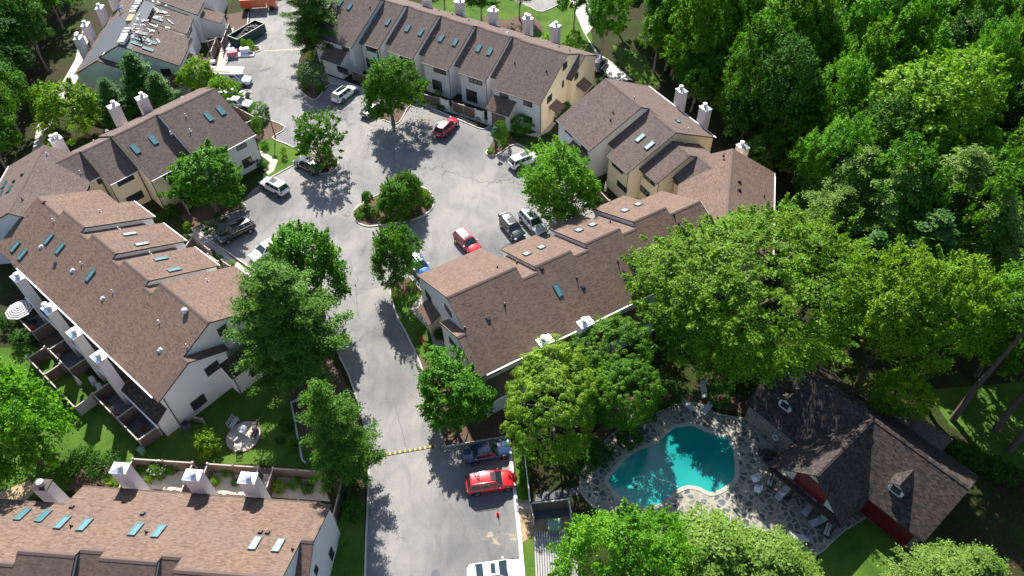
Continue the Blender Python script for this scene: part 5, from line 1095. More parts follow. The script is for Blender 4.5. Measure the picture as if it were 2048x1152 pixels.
for i, (x, y, r_, k, lb) in enumerate([(713, 426, 5.5, 'clipped', 'leftmost clipped ball on the oval island'), (717, 434, 5.5, 'clipped', 'lowest left clipped ball on the oval island'), (723, 417, 5.5, 'clipped', 'uppermost left clipped ball on the oval island'), (729, 431, 5.5, 'clipped', 'clipped ball in the mulch left of the bigger bush'), (729, 422, 5, 'clipped', 'small clipped ball behind the bigger bush'), (734, 413, 6, 'shrub_y', 'yellow-green tuft behind the balls on the oval island'), (747, 424, 10, 'clipped', 'bigger dark rounded bush on the oval island'),
        (842, 400, 6, 'clipped', 'clipped ball right of the island trees'), (852, 404, 6, 'clipped', 'second clipped ball right of the island trees'), (848, 389, 11, 'shrub_y', 'broad yellow-green bush at the right end of the oval island'), (856, 410, 6, 'shrub', 'grey-green tuft at the right kerb of the oval island'), (863, 399, 5, 'clipped', 'rightmost clipped ball on the oval island'), (835, 428, 5, 'clipped', 'shaded clipped ball at the lower right of the oval island'), (815, 436, 6, 'clipped', 'shaded clipped ball at the bottom middle of the oval island'), (800, 438, 6, 'shrub', 'shaded tuft at the bottom middle of the oval island'), (783, 441, 6, 'shrub', 'shaded tuft at the bottom left of the oval island'), (766, 440, 6, 'shrub_y', 'pale tuft beside the bigger bush at the lower kerb of the oval island'), (760, 405, 8, 'shrub_y', 'reddish-green low bush between the oval island trees')]):
    shrub((x, y), r_ * 1.3, k, lb)
for x, y, r_, k, lb in ((792, 588, 13, 'shrub_y', 'bright bush at the kerb below the tree with long pointed leaves'), (822, 572, 11, 'shrub_y', 'bright bush beside the blue hatchback'), (868, 628, 8, 'shrub_d', 'dark bush by the entry canopy of the lower right row'), (880, 668, 13, 'shrub_d', 'dark bush along the shaded end wall of the lower right row'), (856, 690, 10, 'shrub_y', 'hosta clump beside the low timber edging by the drive'),
                       (415, 888, 30, 'shrub_y', 'broad yellow-green bush left of the round patio'), (345, 935, 15, 'shrub', 'blue-green bush beside the white hydrangea in the walled garden'), (283, 942, 12, 'shrub', 'small green bush left of the white hydrangea'), (296, 958, 10, 'shrub_y', 'low fern behind the first sunlit chimney'), (205, 930, 34, 'shrub_d', 'large flowering bush with a few white blooms left of the first chimney'), (165, 915, 26, 'shrub_d', 'dark flowering bush further left above the bottom row'), (235, 965, 20, 'shrub_y', 'yellow-green bush at the foot of the first chimney'), (125, 945, 26, 'shrub', 'grey-green bush by the left edge garden'),
                       (430, 962, 12, 'shrub_y', 'yellow-green bush in the second walled garden'), (455, 945, 13, 'shrub', 'green bush in the corner of the second walled garden'), (470, 965, 9, 'shrub_d', 'dark bush beside stepping stones in the second walled garden'), (560, 975, 16, 'shrub_y', 'bright yellow bush in the third walled garden'), (590, 968, 14, 'shrub', 'green bush right of the bright yellow bush'), (615, 975, 14, 'shrub_d', 'dark bush at the right end of the third walled garden'),
                       (573, 850, 15, 'shrub_d', 'dark round bush left of the pine by the drive'), (585, 890, 14, 'shrub', 'round bush below the dark one beside the pine'), (560, 880, 10, 'shrub_d', 'low bush by the round patio lawn'), (705, 1020, 26, 'shrub_d', 'dark hedge mound along the drive below the pine'), (700, 980, 24, 'shrub_d', 'dark bush at the foot of the pine by the drive'), (688, 1080, 9, 'shrub_y', 'low yellow-green shrub beside the end wall of the bottom row'), (1050, 950, 14, 'shrub', 'spreading low shrub by the white kerb beside the red SUV'), (1052, 915, 10, 'shrub_d', 'dark low shrub at the upper end of the white kerb'), (1046, 985, 12, 'shrub', 'green low shrub beside the small paving slab'),
                       (42, 680, 22, 'shrub_d', 'dark bush beside the walled patios at left'), (20, 640, 22, 'shrub_d', 'bush below the striped parasol'), (10, 760, 26, 'shrub_d', 'dark bush at the left edge'), (340, 420, 14, 'shrub_d', 'dark climbing shrub at the foot of the warm-tinted walls'), (320, 435, 12, 'shrub_d', 'dark shrub between the left rows'), (372, 452, 9, 'shrub_y', 'bright shrub by the path of the large left row'), (352, 425, 9, 'shrub_d', 'reddish dark shrub by the path of the large left row'), (424, 505, 7, 'shrub_d', 'dark planter bush by the patio fence'), (437, 515, 8, 'shrub', 'light planter bush by the patio fence'), (462, 528, 8, 'shrub_y', 'yellow-green planter bush by the footpath'),
                       (875, 190, 10, 'shrub_y', 'pale flowering shrub behind the patio fence of the top row'), (878, 212, 6, 'shrub', 'small bush in front of the white fence panel'), (886, 215, 5, 'shrub', 'small bush beside the first white fence panel'), (958, 236, 5, 'shrub_d', 'small bush in front of the second white fence panel'), (655, 130, 14, 'shrub_d', 'dark bush against the left end of the top row'), (620, 112, 9, 'shrub_y', 'bright bush at the corner of the top row'), (630, 95, 10, 'shrub_d', 'dark bush at the left end wall of the top row'), (1100, 213 + 55, 5, 'shrub_d', 'small bush at the warm-tinted end wall'), (1130, 215, 12, 'shrub_d', 'dark mound at the warm-tinted end wall'), (1115, 232, 10, 'shrub_d', 'dark shrub by the side canopy of the top row'), (1194, 325, 12, 'shrub_d', 'leafy climber at the recess of the right-hand row'), (1120, 298, 8, 'shrub_y', 'light shrub at the corner of the right-hand row'), (1112, 302, 5, 'shrub_d', 'purple-leaved shrub at the corner of the right-hand row')):
    shrub((x, y), r_, k, lb)
for x, y in ((487, 91), (503, 91)):
    shrub((x, y), 6.5, 'shrub_y', {487: 'left upright ornamental grass in front of the dumpster', 503: 'right upright ornamental grass in front of the dumpster'}[x], h=.9, vr=1.0, name='ornamental_grass')
h_ = tree_b('shrub', (315, 938), .7, 21, 'hydrangea covered in white blooms in the first walled garden', 'hydrangea', 'shrub', vr=.8, trunk=False)
rs_ = np.random.RandomState(4); mb = MB()
for k in range(46):
    a, q = rs_.uniform(0, 6.28), math.sqrt(rs_.rand()) * .85; c = np.array([math.cos(a) * q, math.sin(a) * q, .62 + .5 * math.sqrt(max(0, 1 - q * q)) + rs_.uniform(0, .12)])
    for z0, r0 in ((0, .09),): mb.tube([c - [0, 0, .06], c, c + [0, 0, .07]], [.05, .10, .03], 7)
o = mb.build('bloom', 'petal', h_); o['kind'] = 'stuff'
# hedge bank along the back of the pool house lawn
for i in range(9):
    t_ = i / 8; shrub((1870 + 150 * t_, 880 + 70 * t_), 24, 'shrub_d', 'dense ivy-like hedge bank between the pool house and the right-hand lawn', group='hedge bank behind the pool house', name='hedge_shrub', cat='hedge')
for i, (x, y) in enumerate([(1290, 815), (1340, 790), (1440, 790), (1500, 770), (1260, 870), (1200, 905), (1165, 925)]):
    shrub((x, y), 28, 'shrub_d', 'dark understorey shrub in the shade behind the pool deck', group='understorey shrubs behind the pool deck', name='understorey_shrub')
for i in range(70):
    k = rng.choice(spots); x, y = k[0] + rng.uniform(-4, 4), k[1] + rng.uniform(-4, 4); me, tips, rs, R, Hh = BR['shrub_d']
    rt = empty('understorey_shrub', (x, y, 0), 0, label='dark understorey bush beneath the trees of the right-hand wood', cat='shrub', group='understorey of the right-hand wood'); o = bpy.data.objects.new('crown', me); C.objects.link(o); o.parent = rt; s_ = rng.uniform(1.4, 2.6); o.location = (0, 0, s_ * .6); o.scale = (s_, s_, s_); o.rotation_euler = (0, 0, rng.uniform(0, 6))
# ================================================================== FENCES, PATIOS, FURNITURE, PEOPLE
def fence(pts, h, label, z_at_top=True, m='fence', capm='fence_cap', gap=2.4, grp=None, name='fence', ends=True, world=False):
    P_ = [np.array(p, float) if world else G(*p, h if z_at_top else 0) for p in pts]; o = P_[0]
    r = empty(name, (o[0], o[1], 0), 0, label=label, cat='fence', group=grp)
    for i in range(len(P_) - 1):
        a, b = P_[i][:2] - o[:2], P_[i + 1][:2] - o[:2]; L = np.linalg.norm(b - a); u = (b - a) / L; R = ((u[0], u[1], 0), (-u[1], u[0], 0), (0, 0, 1)); c = (a + b) / 2
        mb = MB(); mb.box((c[0], c[1], h / 2), (L, .05, h - .1), R); n = int(L / .16)
        for k in range(n):
            q = a + u * (k + .5) * L / n; mb.box((q[0], q[1], h / 2 - .01), (.125, .085, h - .16), R)
        mb.build('panel', m, r); mb = MB(); mb.box((c[0], c[1], h), (L, .12, .06), R); mb.build('cap_rail', capm, r)
        k = max(1, int(round(L / gap)))
        for j in range(k + 1):
            if j == 0 and i > 0: continue
            q = a + u * L * j / k; mb = MB(); mb.box((q[0], q[1], (h + .12) / 2), (.12, .12, h + .12), R); mb.box((q[0], q[1], h + .15), (.17, .17, .06), R); mb.build('post', capm if j in (0, k) else m, r)
    return r
def wf(row, pts): return [row.w(a, t, 0) for a, t in pts]
D_ = 15.75
fence(wf(W, [(.5, D_ + 1.2), (.6, D_ + 3.2), (9.0, D_ + 3.2)]), 1.55, 'brown patio fence nearest the lawn along the back of the large left row', world=True, name='patio_fence')
fence(wf(W, [(9.0, D_ + 3.2), (9.0, D_ + .6)]), 1.7, 'patio divider beside the closed white parasol', world=True, name='patio_fence')
fence(wf(W, [(4.4, D_ + 3.1), (4.4, D_ + .6)]), 1.7, 'patio divider between the flower-lined patio and the covered loungers', world=True, name='patio_fence')
fence(wf(W, [(14.0, D_ + .6), (14.0, D_ + 3.2), (18.2, D_ + 3.2), (18.2, D_ + .6)]), 1.6, 'fence round the empty bluish patio below the second chimney', world=True, name='patio_fence')
fence(wf(W, [(22.0, D_ + .6), (22.0, D_ + 3.2), (24.6, D_ + 3.2)]), 1.6, 'fence of the patio with the striped parasol', world=True, name='patio_fence')
fence(wf(W, [(19.0, D_ + 3.3), (19.0, D_ + 5.2), (12.0, D_ + 5.2), (9.2, D_ + 5.2)]), 1.5, 'outer garden fence below the empty bluish patio', world=True, name='garden_fence')
fence(wf(W, [(15.5, D_ + 3.4), (15.5, D_ + 5.1)]), 1.5, 'short cross fence in the shaded garden below the bluish patio', world=True, name='garden_fence')
fence(wf(W, [(9.1, D_ + 5.2), (9.1, D_ + 3.4)]), 1.5, 'pale topped end fence of the shaded garden beside the lawn', m='timber', world=True, name='garden_fence')
for a0, a1, m_ in ((.6, 4.3, 'asphalt_dark'), (4.5, 8.9, 'asphalt_dark'), (14.1, 18.1, 'membrane'), (18.3, 21.9, 'mulch'), (22.1, 26, 'asphalt_dark')):
    mb = MB(); q = [W.w(a0, D_ - .2, .05), W.w(a1, D_ - .2, .05), W.w(a1, D_ + 3.15, .05), W.w(a0, D_ + 3.15, .05)]; mb.poly(q[::-1] if np.cross(q[1] - q[0], q[2] - q[1])[2] < 0 else q); tag(mb.build('patio_floor', m_), kind='structure')
# gardens of the bottom row
for a0, a1, lb in ((14.3, 20.2, 'walled garden fence round the white hydrangea behind the bottom row'), (7.9, 12.85, 'walled garden fence between the second and third sunlit chimneys'), (-.3, 6.5, 'walled garden fence round the bright yellow bush')):
    fence(wf(S, [(a1, D_ + .5), (a1, D_ + 4.65), (a0, D_ + 4.65), (a0, D_ + .5)]), 1.7, lb, world=True, name='garden_fence')
# top row patios
fence([(843, 187), (880, 197)], 1.6, 'brown patio fence right of the spreading tree, top row', name='patio_fence'); fence([(905, 203.5), (927, 211), (949, 219)], 1.6, 'brown patio fence above the crimson SUV, top row', name='patio_fence')
fence([(881, 197), (897, 202.5)], 1.6, 'white stucco panel with house plates left of the patio gate, top row', m='white', capm='stucco', name='wall_panel'); fence([(951, 219.5), (967, 224.5)], 1.6, 'white stucco panel with house plates nearest the garage, top row', m='white', capm='stucco', name='wall_panel')
fence([(704, 142), (736, 152)], 1.6, 'brown patio fence left of the spreading tree, top row', name='patio_fence')
fence([(464, 210), (511, 235), (493, 246)], 1.6, 'brown fence at the end of the warm-walled row beside the hedge mound', name='patio_fence')
fence([(391, 477), (420, 501)], 1.6, 'patio fence at the front of the large left row by the footpath', name='patio_fence'); fence([(416, 509), (437, 524)], 1.3, 'low planter fence with orange-red boards by the footpath', name='patio_fence', m='wood_pale'); fence([(444, 521), (461, 533)], 1.6, 'short patio fence nearest the sunlit path corner', name='patio_fence'); fence([(386, 472), (369, 495)], 1.7, 'brown patio divider under the front eave of the large left row', name='patio_fence')
fence([(1194, 376), (1219, 402)], 1.6, 'brown patio fence beside the closed white parasol, right-hand row', name='patio_fence')
fence([(458, 46), (442, 86)], 1.7, 'brown fence in front of the upper part of the re-roofed row', name='patio_fence'); fence([(431, 78), (421, 104)], 1.7, 'brown fence between the re-roofed row and the debris-strewn path', name='patio_fence'); fence([(433, 77), (414, 83)], 1.6, 'patio divider fence of the re-roofed row', name='patio_fence'); fence([(419, 118), (424, 140)], 1.5, 'low fence beside the porch of the re-roofed row', name='patio_fence')
fence([(355, 388), (372, 412)], 1.5, 'brown patio fence at the foot of the warm-walled row', name='patio_fence')
# pool fence and utility pen
fence([(1061, 1007), (1137, 998), (1142, 1024)], 1.8, 'tall slatted fence round the utility pen beside the pool', name='slatted_fence', capm='timber'); fence([(1061, 1007), (1067, 1036)], 1.8, 'left side of the slatted utility pen by the white kerb', name='slatted_fence', capm='fence_cap')
mb = MB(); q = [G(*p) for p in ((1062, 1018), (1140, 1008), (1142, 1032), (1067, 1040))]; mb.poly([(*p[:2], .035) for p in q][::-1]); tag(fixn(mb.build('pen_floor', 'asphalt_dark')), kind='structure')
a, b = G(1049, 905, 1.2), G(1060, 1000, 1.2); r = empty('pool_rail_fence', (a[0], a[1], 0), 0, label='pale two-rail fence along the left side of the pool lawn', cat='fence'); d = b - a
for z in (.5, 1.15): mb = MB(); mb.tube([(0, 0, z), (d[0], d[1], z)], .05, 6); mb.build('rail', 'white', r)
for k in range(6): mb = MB(); mb.box((d[0] * k / 5, d[1] * k / 5, .6), (.11, .11, 1.2)); mb.build('post', 'white', r)
# timber deck
c = [G(*p) for p in ((1067, 1066), (1150, 1064))]; u = c[1] - c[0]; L = np.linalg.norm(u); u /= L; v = np.array([u[1], -u[0], 0]); mb = MB(); n = 17; 
mb.mesh([(*(c[0] + u * x - v * y * -1)[:2], z) for x, y, z in ((0, 0, .05), (L, 0, .05), (L, 5.5, .05), (0, 5.5, .05), (0, 0, .2), (L, 0, .2), (L, 5.5, .2), (0, 5.5, .2))], [(0, 1, 2, 3), (4, 5, 6, 7), (0, 1, 5, 4), (1, 2, 6, 5), (2, 3, 7, 6), (3, 0, 4, 7)], 1)
for k in range(n):
    q = c[0] + u * (k + .5) * L / n + v * 2.75; mb.box((q[0], q[1], .22), (L / n - .07, 5.5, .06), (u, v, (0, 0, 1)))
o = fixn(mb.build('timber_deck', ['timber_grey', 'black'])); tag(o, label='weathered grey timber deck of long boards at the bottom edge beside the drive', cat='deck')
P0 = G(1109, 1057, 0); r = empty('transformer_box', (P0[0], P0[1], 0), 0, label='pale green utility box with a ridged lid below the slatted pen', cat='utility box'); mb = MB(); mb.box((0, 0, .45), (1.15, .95, .9)); mb.build('cabinet', 'box_green', r, bevel=.02); mb = MB(); mb.box((0, 0, .99), (1.25, 1.05, .18), taper=.35); mb.build('lid', 'box_green', r)
P0 = G(285, 905, 0); tag(MB().box((P0[0], P0[1], .3), (.9, .55, .6), ((.8, -.6, 0), (.6, .8, 0), (0, 0, 1))).build('utility_box', 'box_green', bevel=.05), label='small pale green utility box on the lawn at the fence corner', cat='utility box')
for px_, lb in (((376, 856), 'round-topped air conditioner behind the low fence at the large left row'),):
    P0 = G(*px_, 0); r = empty('air_conditioner', (P0[0], P0[1], 0), .7, label=lb, cat='air conditioner'); mb = MB(); mb.box((0, 0, .4), (.8, .8, .8)); mb.build('case', 'membrane', r, bevel=.06); mb = MB(); mb.tube([(0, 0, .8), (0, 0, .86)], [.33, .3], 16); mb.build('fan_grille', 'black', r)
fence([(385, 833), (405, 838.5)], .9, 'low brown screen in front of the air conditioner', name='screen_fence')
# timber edging by the pine
for nm, pts in (('left_long', [(604, 794), (582, 804), (604, 919), (612, 926)]),):
    kb = MB(); strip(kb, [G(*p, .25) for p in pts], .16, 0, .28); tag(kb.build('timber_edging', 'timber'), label='pale L-shaped timber edging on the ground left of the pine by the drive', cat='edging')
kb = MB(); strip(kb, [G(*p, .25) for p in [(842, 674), (858, 700)]], .4, 0, .3); tag(kb.build('timber_step', 'rust'), label='reddish timber edging beside the drive below the entry path', cat='edging')
# street lamps
for px_, h, lb in (((550.5, 273), 4.9, 'first street lamp, black post with a round head on the mulch corner'), ((991, 297), 3.5, 'second street lamp, green post in front of the tall clipped bush')):
    p = G(*px_); r = empty('street_lamp', (p[0], p[1], 0), 0, label=lb, cat='street lamp', group='street lamps of the court'); mm = 'black' if h > 4 else 'dump_green'
    mb = MB(); mb.tube([(0, 0, 0), (0, 0, .35), (0, 0, h - .5)], [.13, .08, .05], 10); mb.build('post', mm, r)
    mb = MB(); mb.tube([(0, 0, h - .5), (0, 0, h - .42), (0, 0, h - .12)], [.08, .18, .26], 12, smooth=False); mb.build('lantern', 'sky_glass', r)
    mb = MB(); mb.tube([(0, 0, h - .12), (0, 0, h - .06), (0, 0, h + .12)], [.40, .36, .05], 14); mb.build('lamp_hood', mm, r)
# speed bump
a, b = G(752, 913), G(873, 892); d = b - a; L = np.linalg.norm(d); u = d / L; R = (u, (-u[1], u[0], 0), (0, 0, 1)); r = empty('speed_bump', (a[0], a[1], 0), 0, label='yellow and black striped speed bump across the entry drive', cat='speed bump')
n = 24
for k in range(n): q = u * (k + .5) * L / n; mb = MB(); mb.box((q[0], q[1], .045), (L / n, .27, .06), R, taper=.95); mb.build('segment', 'yellow' if k % 2 else 'black', r, bevel=.02)
# small cone with a stake
p = G(995.5, 1029); r = empty('marker_cone', (p[0], p[1], 0), 0, label='small red cone with a thin yellow stake on the asphalt below the red SUV', cat='cone'); mb = MB(); mb.box((0, 0, .03), (.34, .34, .05)); mb.tube([(0, 0, .05), (0, 0, .5)], [.15, .05], 12); mb.build('cone', 'signal_red', r); mb = MB(); mb.tube([(0, 0, .5), (0, 0, 1.05)], .018, 6); mb.build('stake', 'yellow', r)
# meter boxes / life ring
p = H.T(1547.5, 883, .46); c = H.w(p[0], .42, max(.9, min(2.2, p[2]))); tv = H.t; ring_pts = [c + H.s * .3 * math.cos(a) + np.array([0, 0, .3 * math.sin(a)]) for a in np.linspace(0, 2 * math.pi, 17)]
tag(MB().tube(ring_pts, .09, 8, caps=False).build('life_ring', 'white'), label='white life ring hanging on the stone wall of the pool house', cat='life ring')
# ---- furniture
def lounger(px_, az, label, m='lounge', grp='sun loungers round the pool', cush=None):
    p = G(*px_); r = empty('sun_lounger', (p[0], p[1], .06), math.radians(az), label=label, cat='sun lounger', group=grp)
    mb = MB(); mb.box((-.25, 0, .34), (1.3, .62, .06)); 
    for k in range(9): mb.box((-.82 + k * .14, 0, .375), (.10, .6, .02))
    mb.build('seat', m, r); ca, sa = math.cos(.55), math.sin(.55); mb = MB(); mb.box((.4 + .33 * ca, 0, .37 + .33 * sa), (.68, .62, .06), ((ca, 0, sa), (0, 1, 0), (-sa, 0, ca))); mb.build('backrest', m, r)
    for x in (-.8, .35):
        for y in (-.27, .27): mb = MB(); mb.box((x, y, .16), (.05, .05, .32)); mb.build('leg', m, r)
    if cush:
        for y in (-.13, .13): mb = MB(); mb.box((-.2, y, .43), (1.25, .2, .08)); mb.build('cushion', cush, r, bevel=.02)
    return r
K_ = lambda x, y: (1340 + x / 2.94, 760 + y / 2.94)
for (x, y), az, lb, m_, cu in (((195, 75), 88, 'lounger standing alone in the shade at the top of the pool deck', 'lounge', None), ((95, 155), 130, 'lounger at the upper left rim of the deck, back raised', 'lounge', None), ((214, 178), 48, 'lounger set diagonally at the top of the pool', 'lounge', None), ((-215, 232), 96, 'lounger at the deck edge below the tufted trees', 'lounge', None),
                               ((588, 592), 60, 'cushioned lounger with pale pads below the gable eave', 'frame_dark', 'timber'), ((655, 678), 38, 'long grey lounger under the red shutter', 'lounge', None), ((812, 762), 42, 'lounger in building shade right of the sunlit flagstones', 'lounge', None), ((868, 838), 22, 'lounger pointing at the pool house corner', 'lounge', None), ((922, 880), 58, 'cushioned lounger nearest the lawn corner of the deck', 'frame_dark', 'timber'), ((742, 935), -20, 'lounger next to the dark blue folded parasol', 'lounge', None)): lounger(K_(x, y), az, lb, m_, cush=cu)
def chair(px_, az, label, m='white', z=.06, sc=1.0, grp=None, name='chair', w=.6):
    p = G(*px_); r = empty(name, (p[0], p[1], z), math.radians(az), label=label, cat='chair', group=grp)
    mb = MB(); mb.box((0, 0, .42), (.52, w, .06)); mb.build('seat', m, r); mb = MB(); mb.box((-.3, 0, .72), (.05, w, .06)); mb.box((-.34, 0, .98), (.05, w, .06)); 
    for k in range(5): mb.box((-.31, -w / 2 + .05 + k * (w - .1) / 4, .75), (.04, .05, .6))
    mb.build('backrest', m, r)
    for x in (-.24, .22):
        for y in (-w / 2 + .04, w / 2 - .04): mb = MB(); mb.box((x, y, .2), (.05, .05, .4)); mb.build('leg', m, r)
    for y in (-w / 2, w / 2): mb = MB(); mb.box((0, y, .62), (.55, .06, .04)); mb.build('armrest', m, r)
    r.scale = (sc, sc, sc); return r
chair(K_(492, 598), 200, 'white folding chair on the sunlit flagstones, upper of two', grp='folding chairs by the pool'); chair(K_(505, 658), 160, 'white folding chair on the sunlit flagstones, lower of two', grp='folding chairs by the pool')
def table(px_, rad, h, label, m='white', z=.06, leg=True):
    p = G(*px_); r = empty('round_table', (p[0], p[1], z), 0, label=label, cat='table'); mb = MB(); mb.tube([(0, 0, h - .04), (0, 0, h)], rad, 28, smooth=False); mb.build('tabletop', m, r)
    mb = MB(); mb.tube([(0, 0, 0), (0, 0, h - .04)], .06, 8); mb.tube([(0, 0, 0), (0, 0, .05)], rad * .45, 16, smooth=False); mb.build('pedestal', m, r); return r
table(K_(560, 455), .55, .72, 'dark round table under the eave corner of the pool house', 'frame_dark')
for k, (x, y) in enumerate(((535, 440), (585, 445), (560, 482))): chair(K_(x, y), k * 120, ['dark chair left of the dark round pool table', 'dark chair right of the dark round pool table', 'dark chair below the dark round pool table'][k], 'frame_dark', grp='chairs at the dark pool table')
def closed_parasol(px_, h, label, m='timber', lean=0.):
    p = G(*px_); r = empty('closed_parasol', (p[0], p[1], .05), 0, label=label, cat='parasol'); mb = MB(); mb.tube([(0, 0, 0), (0, 0, h)], .025, 6); mb.build('pole', 'frame_dark', r); mb = MB(); mb.tube([(0, 0, h * .3), (0, 0, h * .36), (0, 0, h * .75), (0, 0, h)], [.06, .2, .13, .03], 10); mb.build('canopy', m, r); mb = MB(); mb.tube([(0, 0, 0), (0, 0, .08)], .25, 12); mb.build('foot', 'frame_dark', r); return r
closed_parasol(K_(790, 935), 2.2, 'dark blue folded parasol by the lower loungers', 'paint_navy'); closed_parasol((1209, 392), 2.4, 'closed white parasol on a patio of the right-hand row', 'white'); closed_parasol((168, 778), 2.3, 'closed pale parasol on a patio behind the large left row', 'timber')
# open striped parasol
p = G(37, 617, 2.3); r = empty('striped_parasol', (p[0], p[1], 0), .3, label='black and white striped octagonal parasol at the far left patio', cat='parasol'); mb = MB()
for k in range(8):
    a0, a1 = k * math.pi / 4, (k + 1) * math.pi / 4; A_ = (1.5 * math.cos(a0), 1.5 * math.sin(a0), 2.1); B2 = (1.5 * math.cos(a1), 1.5 * math.sin(a1), 2.1); mb.poly([A_, B2, (0, 0, 2.55)], 0, [(0, 0), (1, 0), (.5, 5.5)])
mb.build('canopy', 'stripes', r); mb = MB(); mb.tube([(0, 0, 0), (0, 0, 2.6)], .03, 6); mb.build('pole', 'frame_dark', r)
# round patio on the lawn
c = G(487, 873); ringp = [(c[0] + 1.5 * math.cos(a), c[1] + 1.5 * math.sin(a)) for a in np.linspace(0, 2 * math.pi, 40, endpoint=False)]
rr = 35 * mpp(487, 873); mb = MB().prism([(c[0] + rr * math.cos(a), c[1] + rr * math.sin(a) * 1.03) for a in np.linspace(0, 2 * math.pi, 40, endpoint=False)], -.02, .05); tag(mb.build('round_patio', 'paving'), kind='structure')
mb = MB(); strip(mb, [(c[0] + rr * math.cos(a), c[1] + rr * math.sin(a) * 1.03) for a in np.linspace(0, 2 * math.pi, 40, endpoint=False)], .14, 0, .08, closed=True); tag(mb.build('patio_edge', 'mulch'), kind='structure')
table((489, 866), .42, .72, 'white round table in the middle of the round patio'); 
chair((470, 851), -20, 'grey two-seat bench in shade at the upper left of the round patio', 'lounge', grp=None, name='garden_bench', w=1.2); chair((470, 881), 55, 'white rocking chair with a pale cushion on the round patio', 'timber', name='rocking_chair', w=.75); chair((480, 897), 100, 'white slatted chair at the lower edge of the round patio', 'timber'); chair((512, 858), 190, 'dark covered chair at the right of the round patio', 'debris', w=.8); chair((511, 874), 170, 'dark patterned chair at the lower right of the round patio', 'debris', w=.8)
# W patio things
for px_, az, lb in (((186, 762), 50, 'covered grey lounger on the patio, left of a pair'), ((200, 776), 50, 'covered grey lounger on the patio, right of a pair')):
    p = G(*px_, .3); r = empty('covered_lounger', (p[0], p[1], .05), math.radians(az - 100), label=lb, cat='lounger'); mb = MB(); mb.box((0, 0, .35), (1.3, .62, .5), taper=.8); mb.build('cover', 'lounge', r, bevel=.08)
for k, (px_, lb, m_) in enumerate((((57, 655), 'orange planter on the patio of the striped parasol', 'orange'), ((62, 640), 'teal cushion seat under the second chimney', 'dump_green'))):
    p = G(*px_, .4); tag(MB().box((p[0], p[1], .3), (.9, .5, .5)).build('patio_planter' if k == 0 else 'patio_bench', m_, bevel=.06), label=lb, cat='planter' if k == 0 else 'bench')
p = G(110, 705, .3); tag(MB().box((p[0], p[1], .3), (1.5, .45, .5), ((.75, -.66, 0), (.66, .75, 0), (0, 0, 1))).build('patio_bench', 'timber', bevel=.04), label='pale bench on the empty bluish patio', cat='bench')
for k, (x, y, m_, lb) in enumerate(((211, 803, 'petal_purple', 'purple flower box'), (217, 811, 'leaf_yellow', 'green fern pot'), (224, 819, 'petal', 'white flower pot'), (232, 828, 'pink', 'pink flower pot'), (250, 844, 'pink', 'pink cushion chair'), (268, 866, 'leaf_bright', 'bright green potted plant'), (286, 858, 'rust', 'reddish trough'))):
    p = G(x, y, .4); r = empty('planter_pot', (p[0], p[1], .05), 0, label=lb + ' on the flower-lined patio of the large left row', cat='planter'); mb = MB(); mb.tube([(0, 0, 0), (0, 0, .35)], [.16, .22], 10); mb.build('pot', 'rust', r)
    me, tips, rs, R_0, Hh_ = BR['shrub']; rs = np.random.RandomState(k); pts = rs.normal(size=(140, 3)) * [.17, .17, .11] + [0, 0, .5]; o = bpy.data.objects.new('foliage', leaf_mesh('foliage', pts, unit_v(rs.normal(size=(140, 3)) + [0, 0, 1.]), np.full(140, .1), .7, m_, rs)); C.objects.link(o); o.parent = r
for k, (px_, az, lb) in enumerate((((281, 833), 30, 'dark wicker chair on the flower-lined patio, upper of two'), ((292, 842), 30, 'dark wicker chair on the flower-lined patio, lower of two'))): chair(px_, az, lb, 'membrane')
# re-roofing: stacks wrapped in white, debris, boards, pallets, roofers
def on_roof(px_, tf=0, D=15.5, bk=False): pl = back(tf, D) if bk else front(tf, D); q = Rr.P(*px_, *pl); return Rr.w(*q)
for k, (px_, n, lb) in enumerate((((248, 82), 6, 'nearest striped stack of wrapped shingles on the ridge of the re-roofed row'), ((254, 68), 5, 'second wrapped shingle stack along the ridge, dark striped'), ((263, 41), 5, 'third, tan-wrapped shingle stack along the ridge'), ((270, 23), 5, 'fourth wrapped shingle stack along the ridge'), ((279, 8), 5, 'farthest wrapped shingle stack at the top edge'))):
    p = on_roof(px_, 0 if k < 2 else 1.4); r = empty('shingle_stack', tuple(p), math.radians(92), label=lb, cat='shingle stack', group='wrapped shingle stacks on the ridge')
    for j in range(n):
        mb = MB(); mb.box(((j - n / 2 + .5) * .4, 0, .28), (.34, 1.1, .5), ((1, 0, 0), (0, 1, 0), (0, 0, 1)), taper=.9); mb.build('bundle', ['pallet_white', 'pallet_white', 'wood_pale', 'pallet_white', 'pallet_white'][k] if j % 2 == 0 or k in (0, 2) else 'black', r, bevel=.05)
        if k in (0, 3): mb = MB(); mb.box(((j - n / 2 + 1.0) * .4, 0, .3), (.05, 1.12, .45)); mb.build('strap', 'black', r)
rs_ = np.random.RandomState(7)
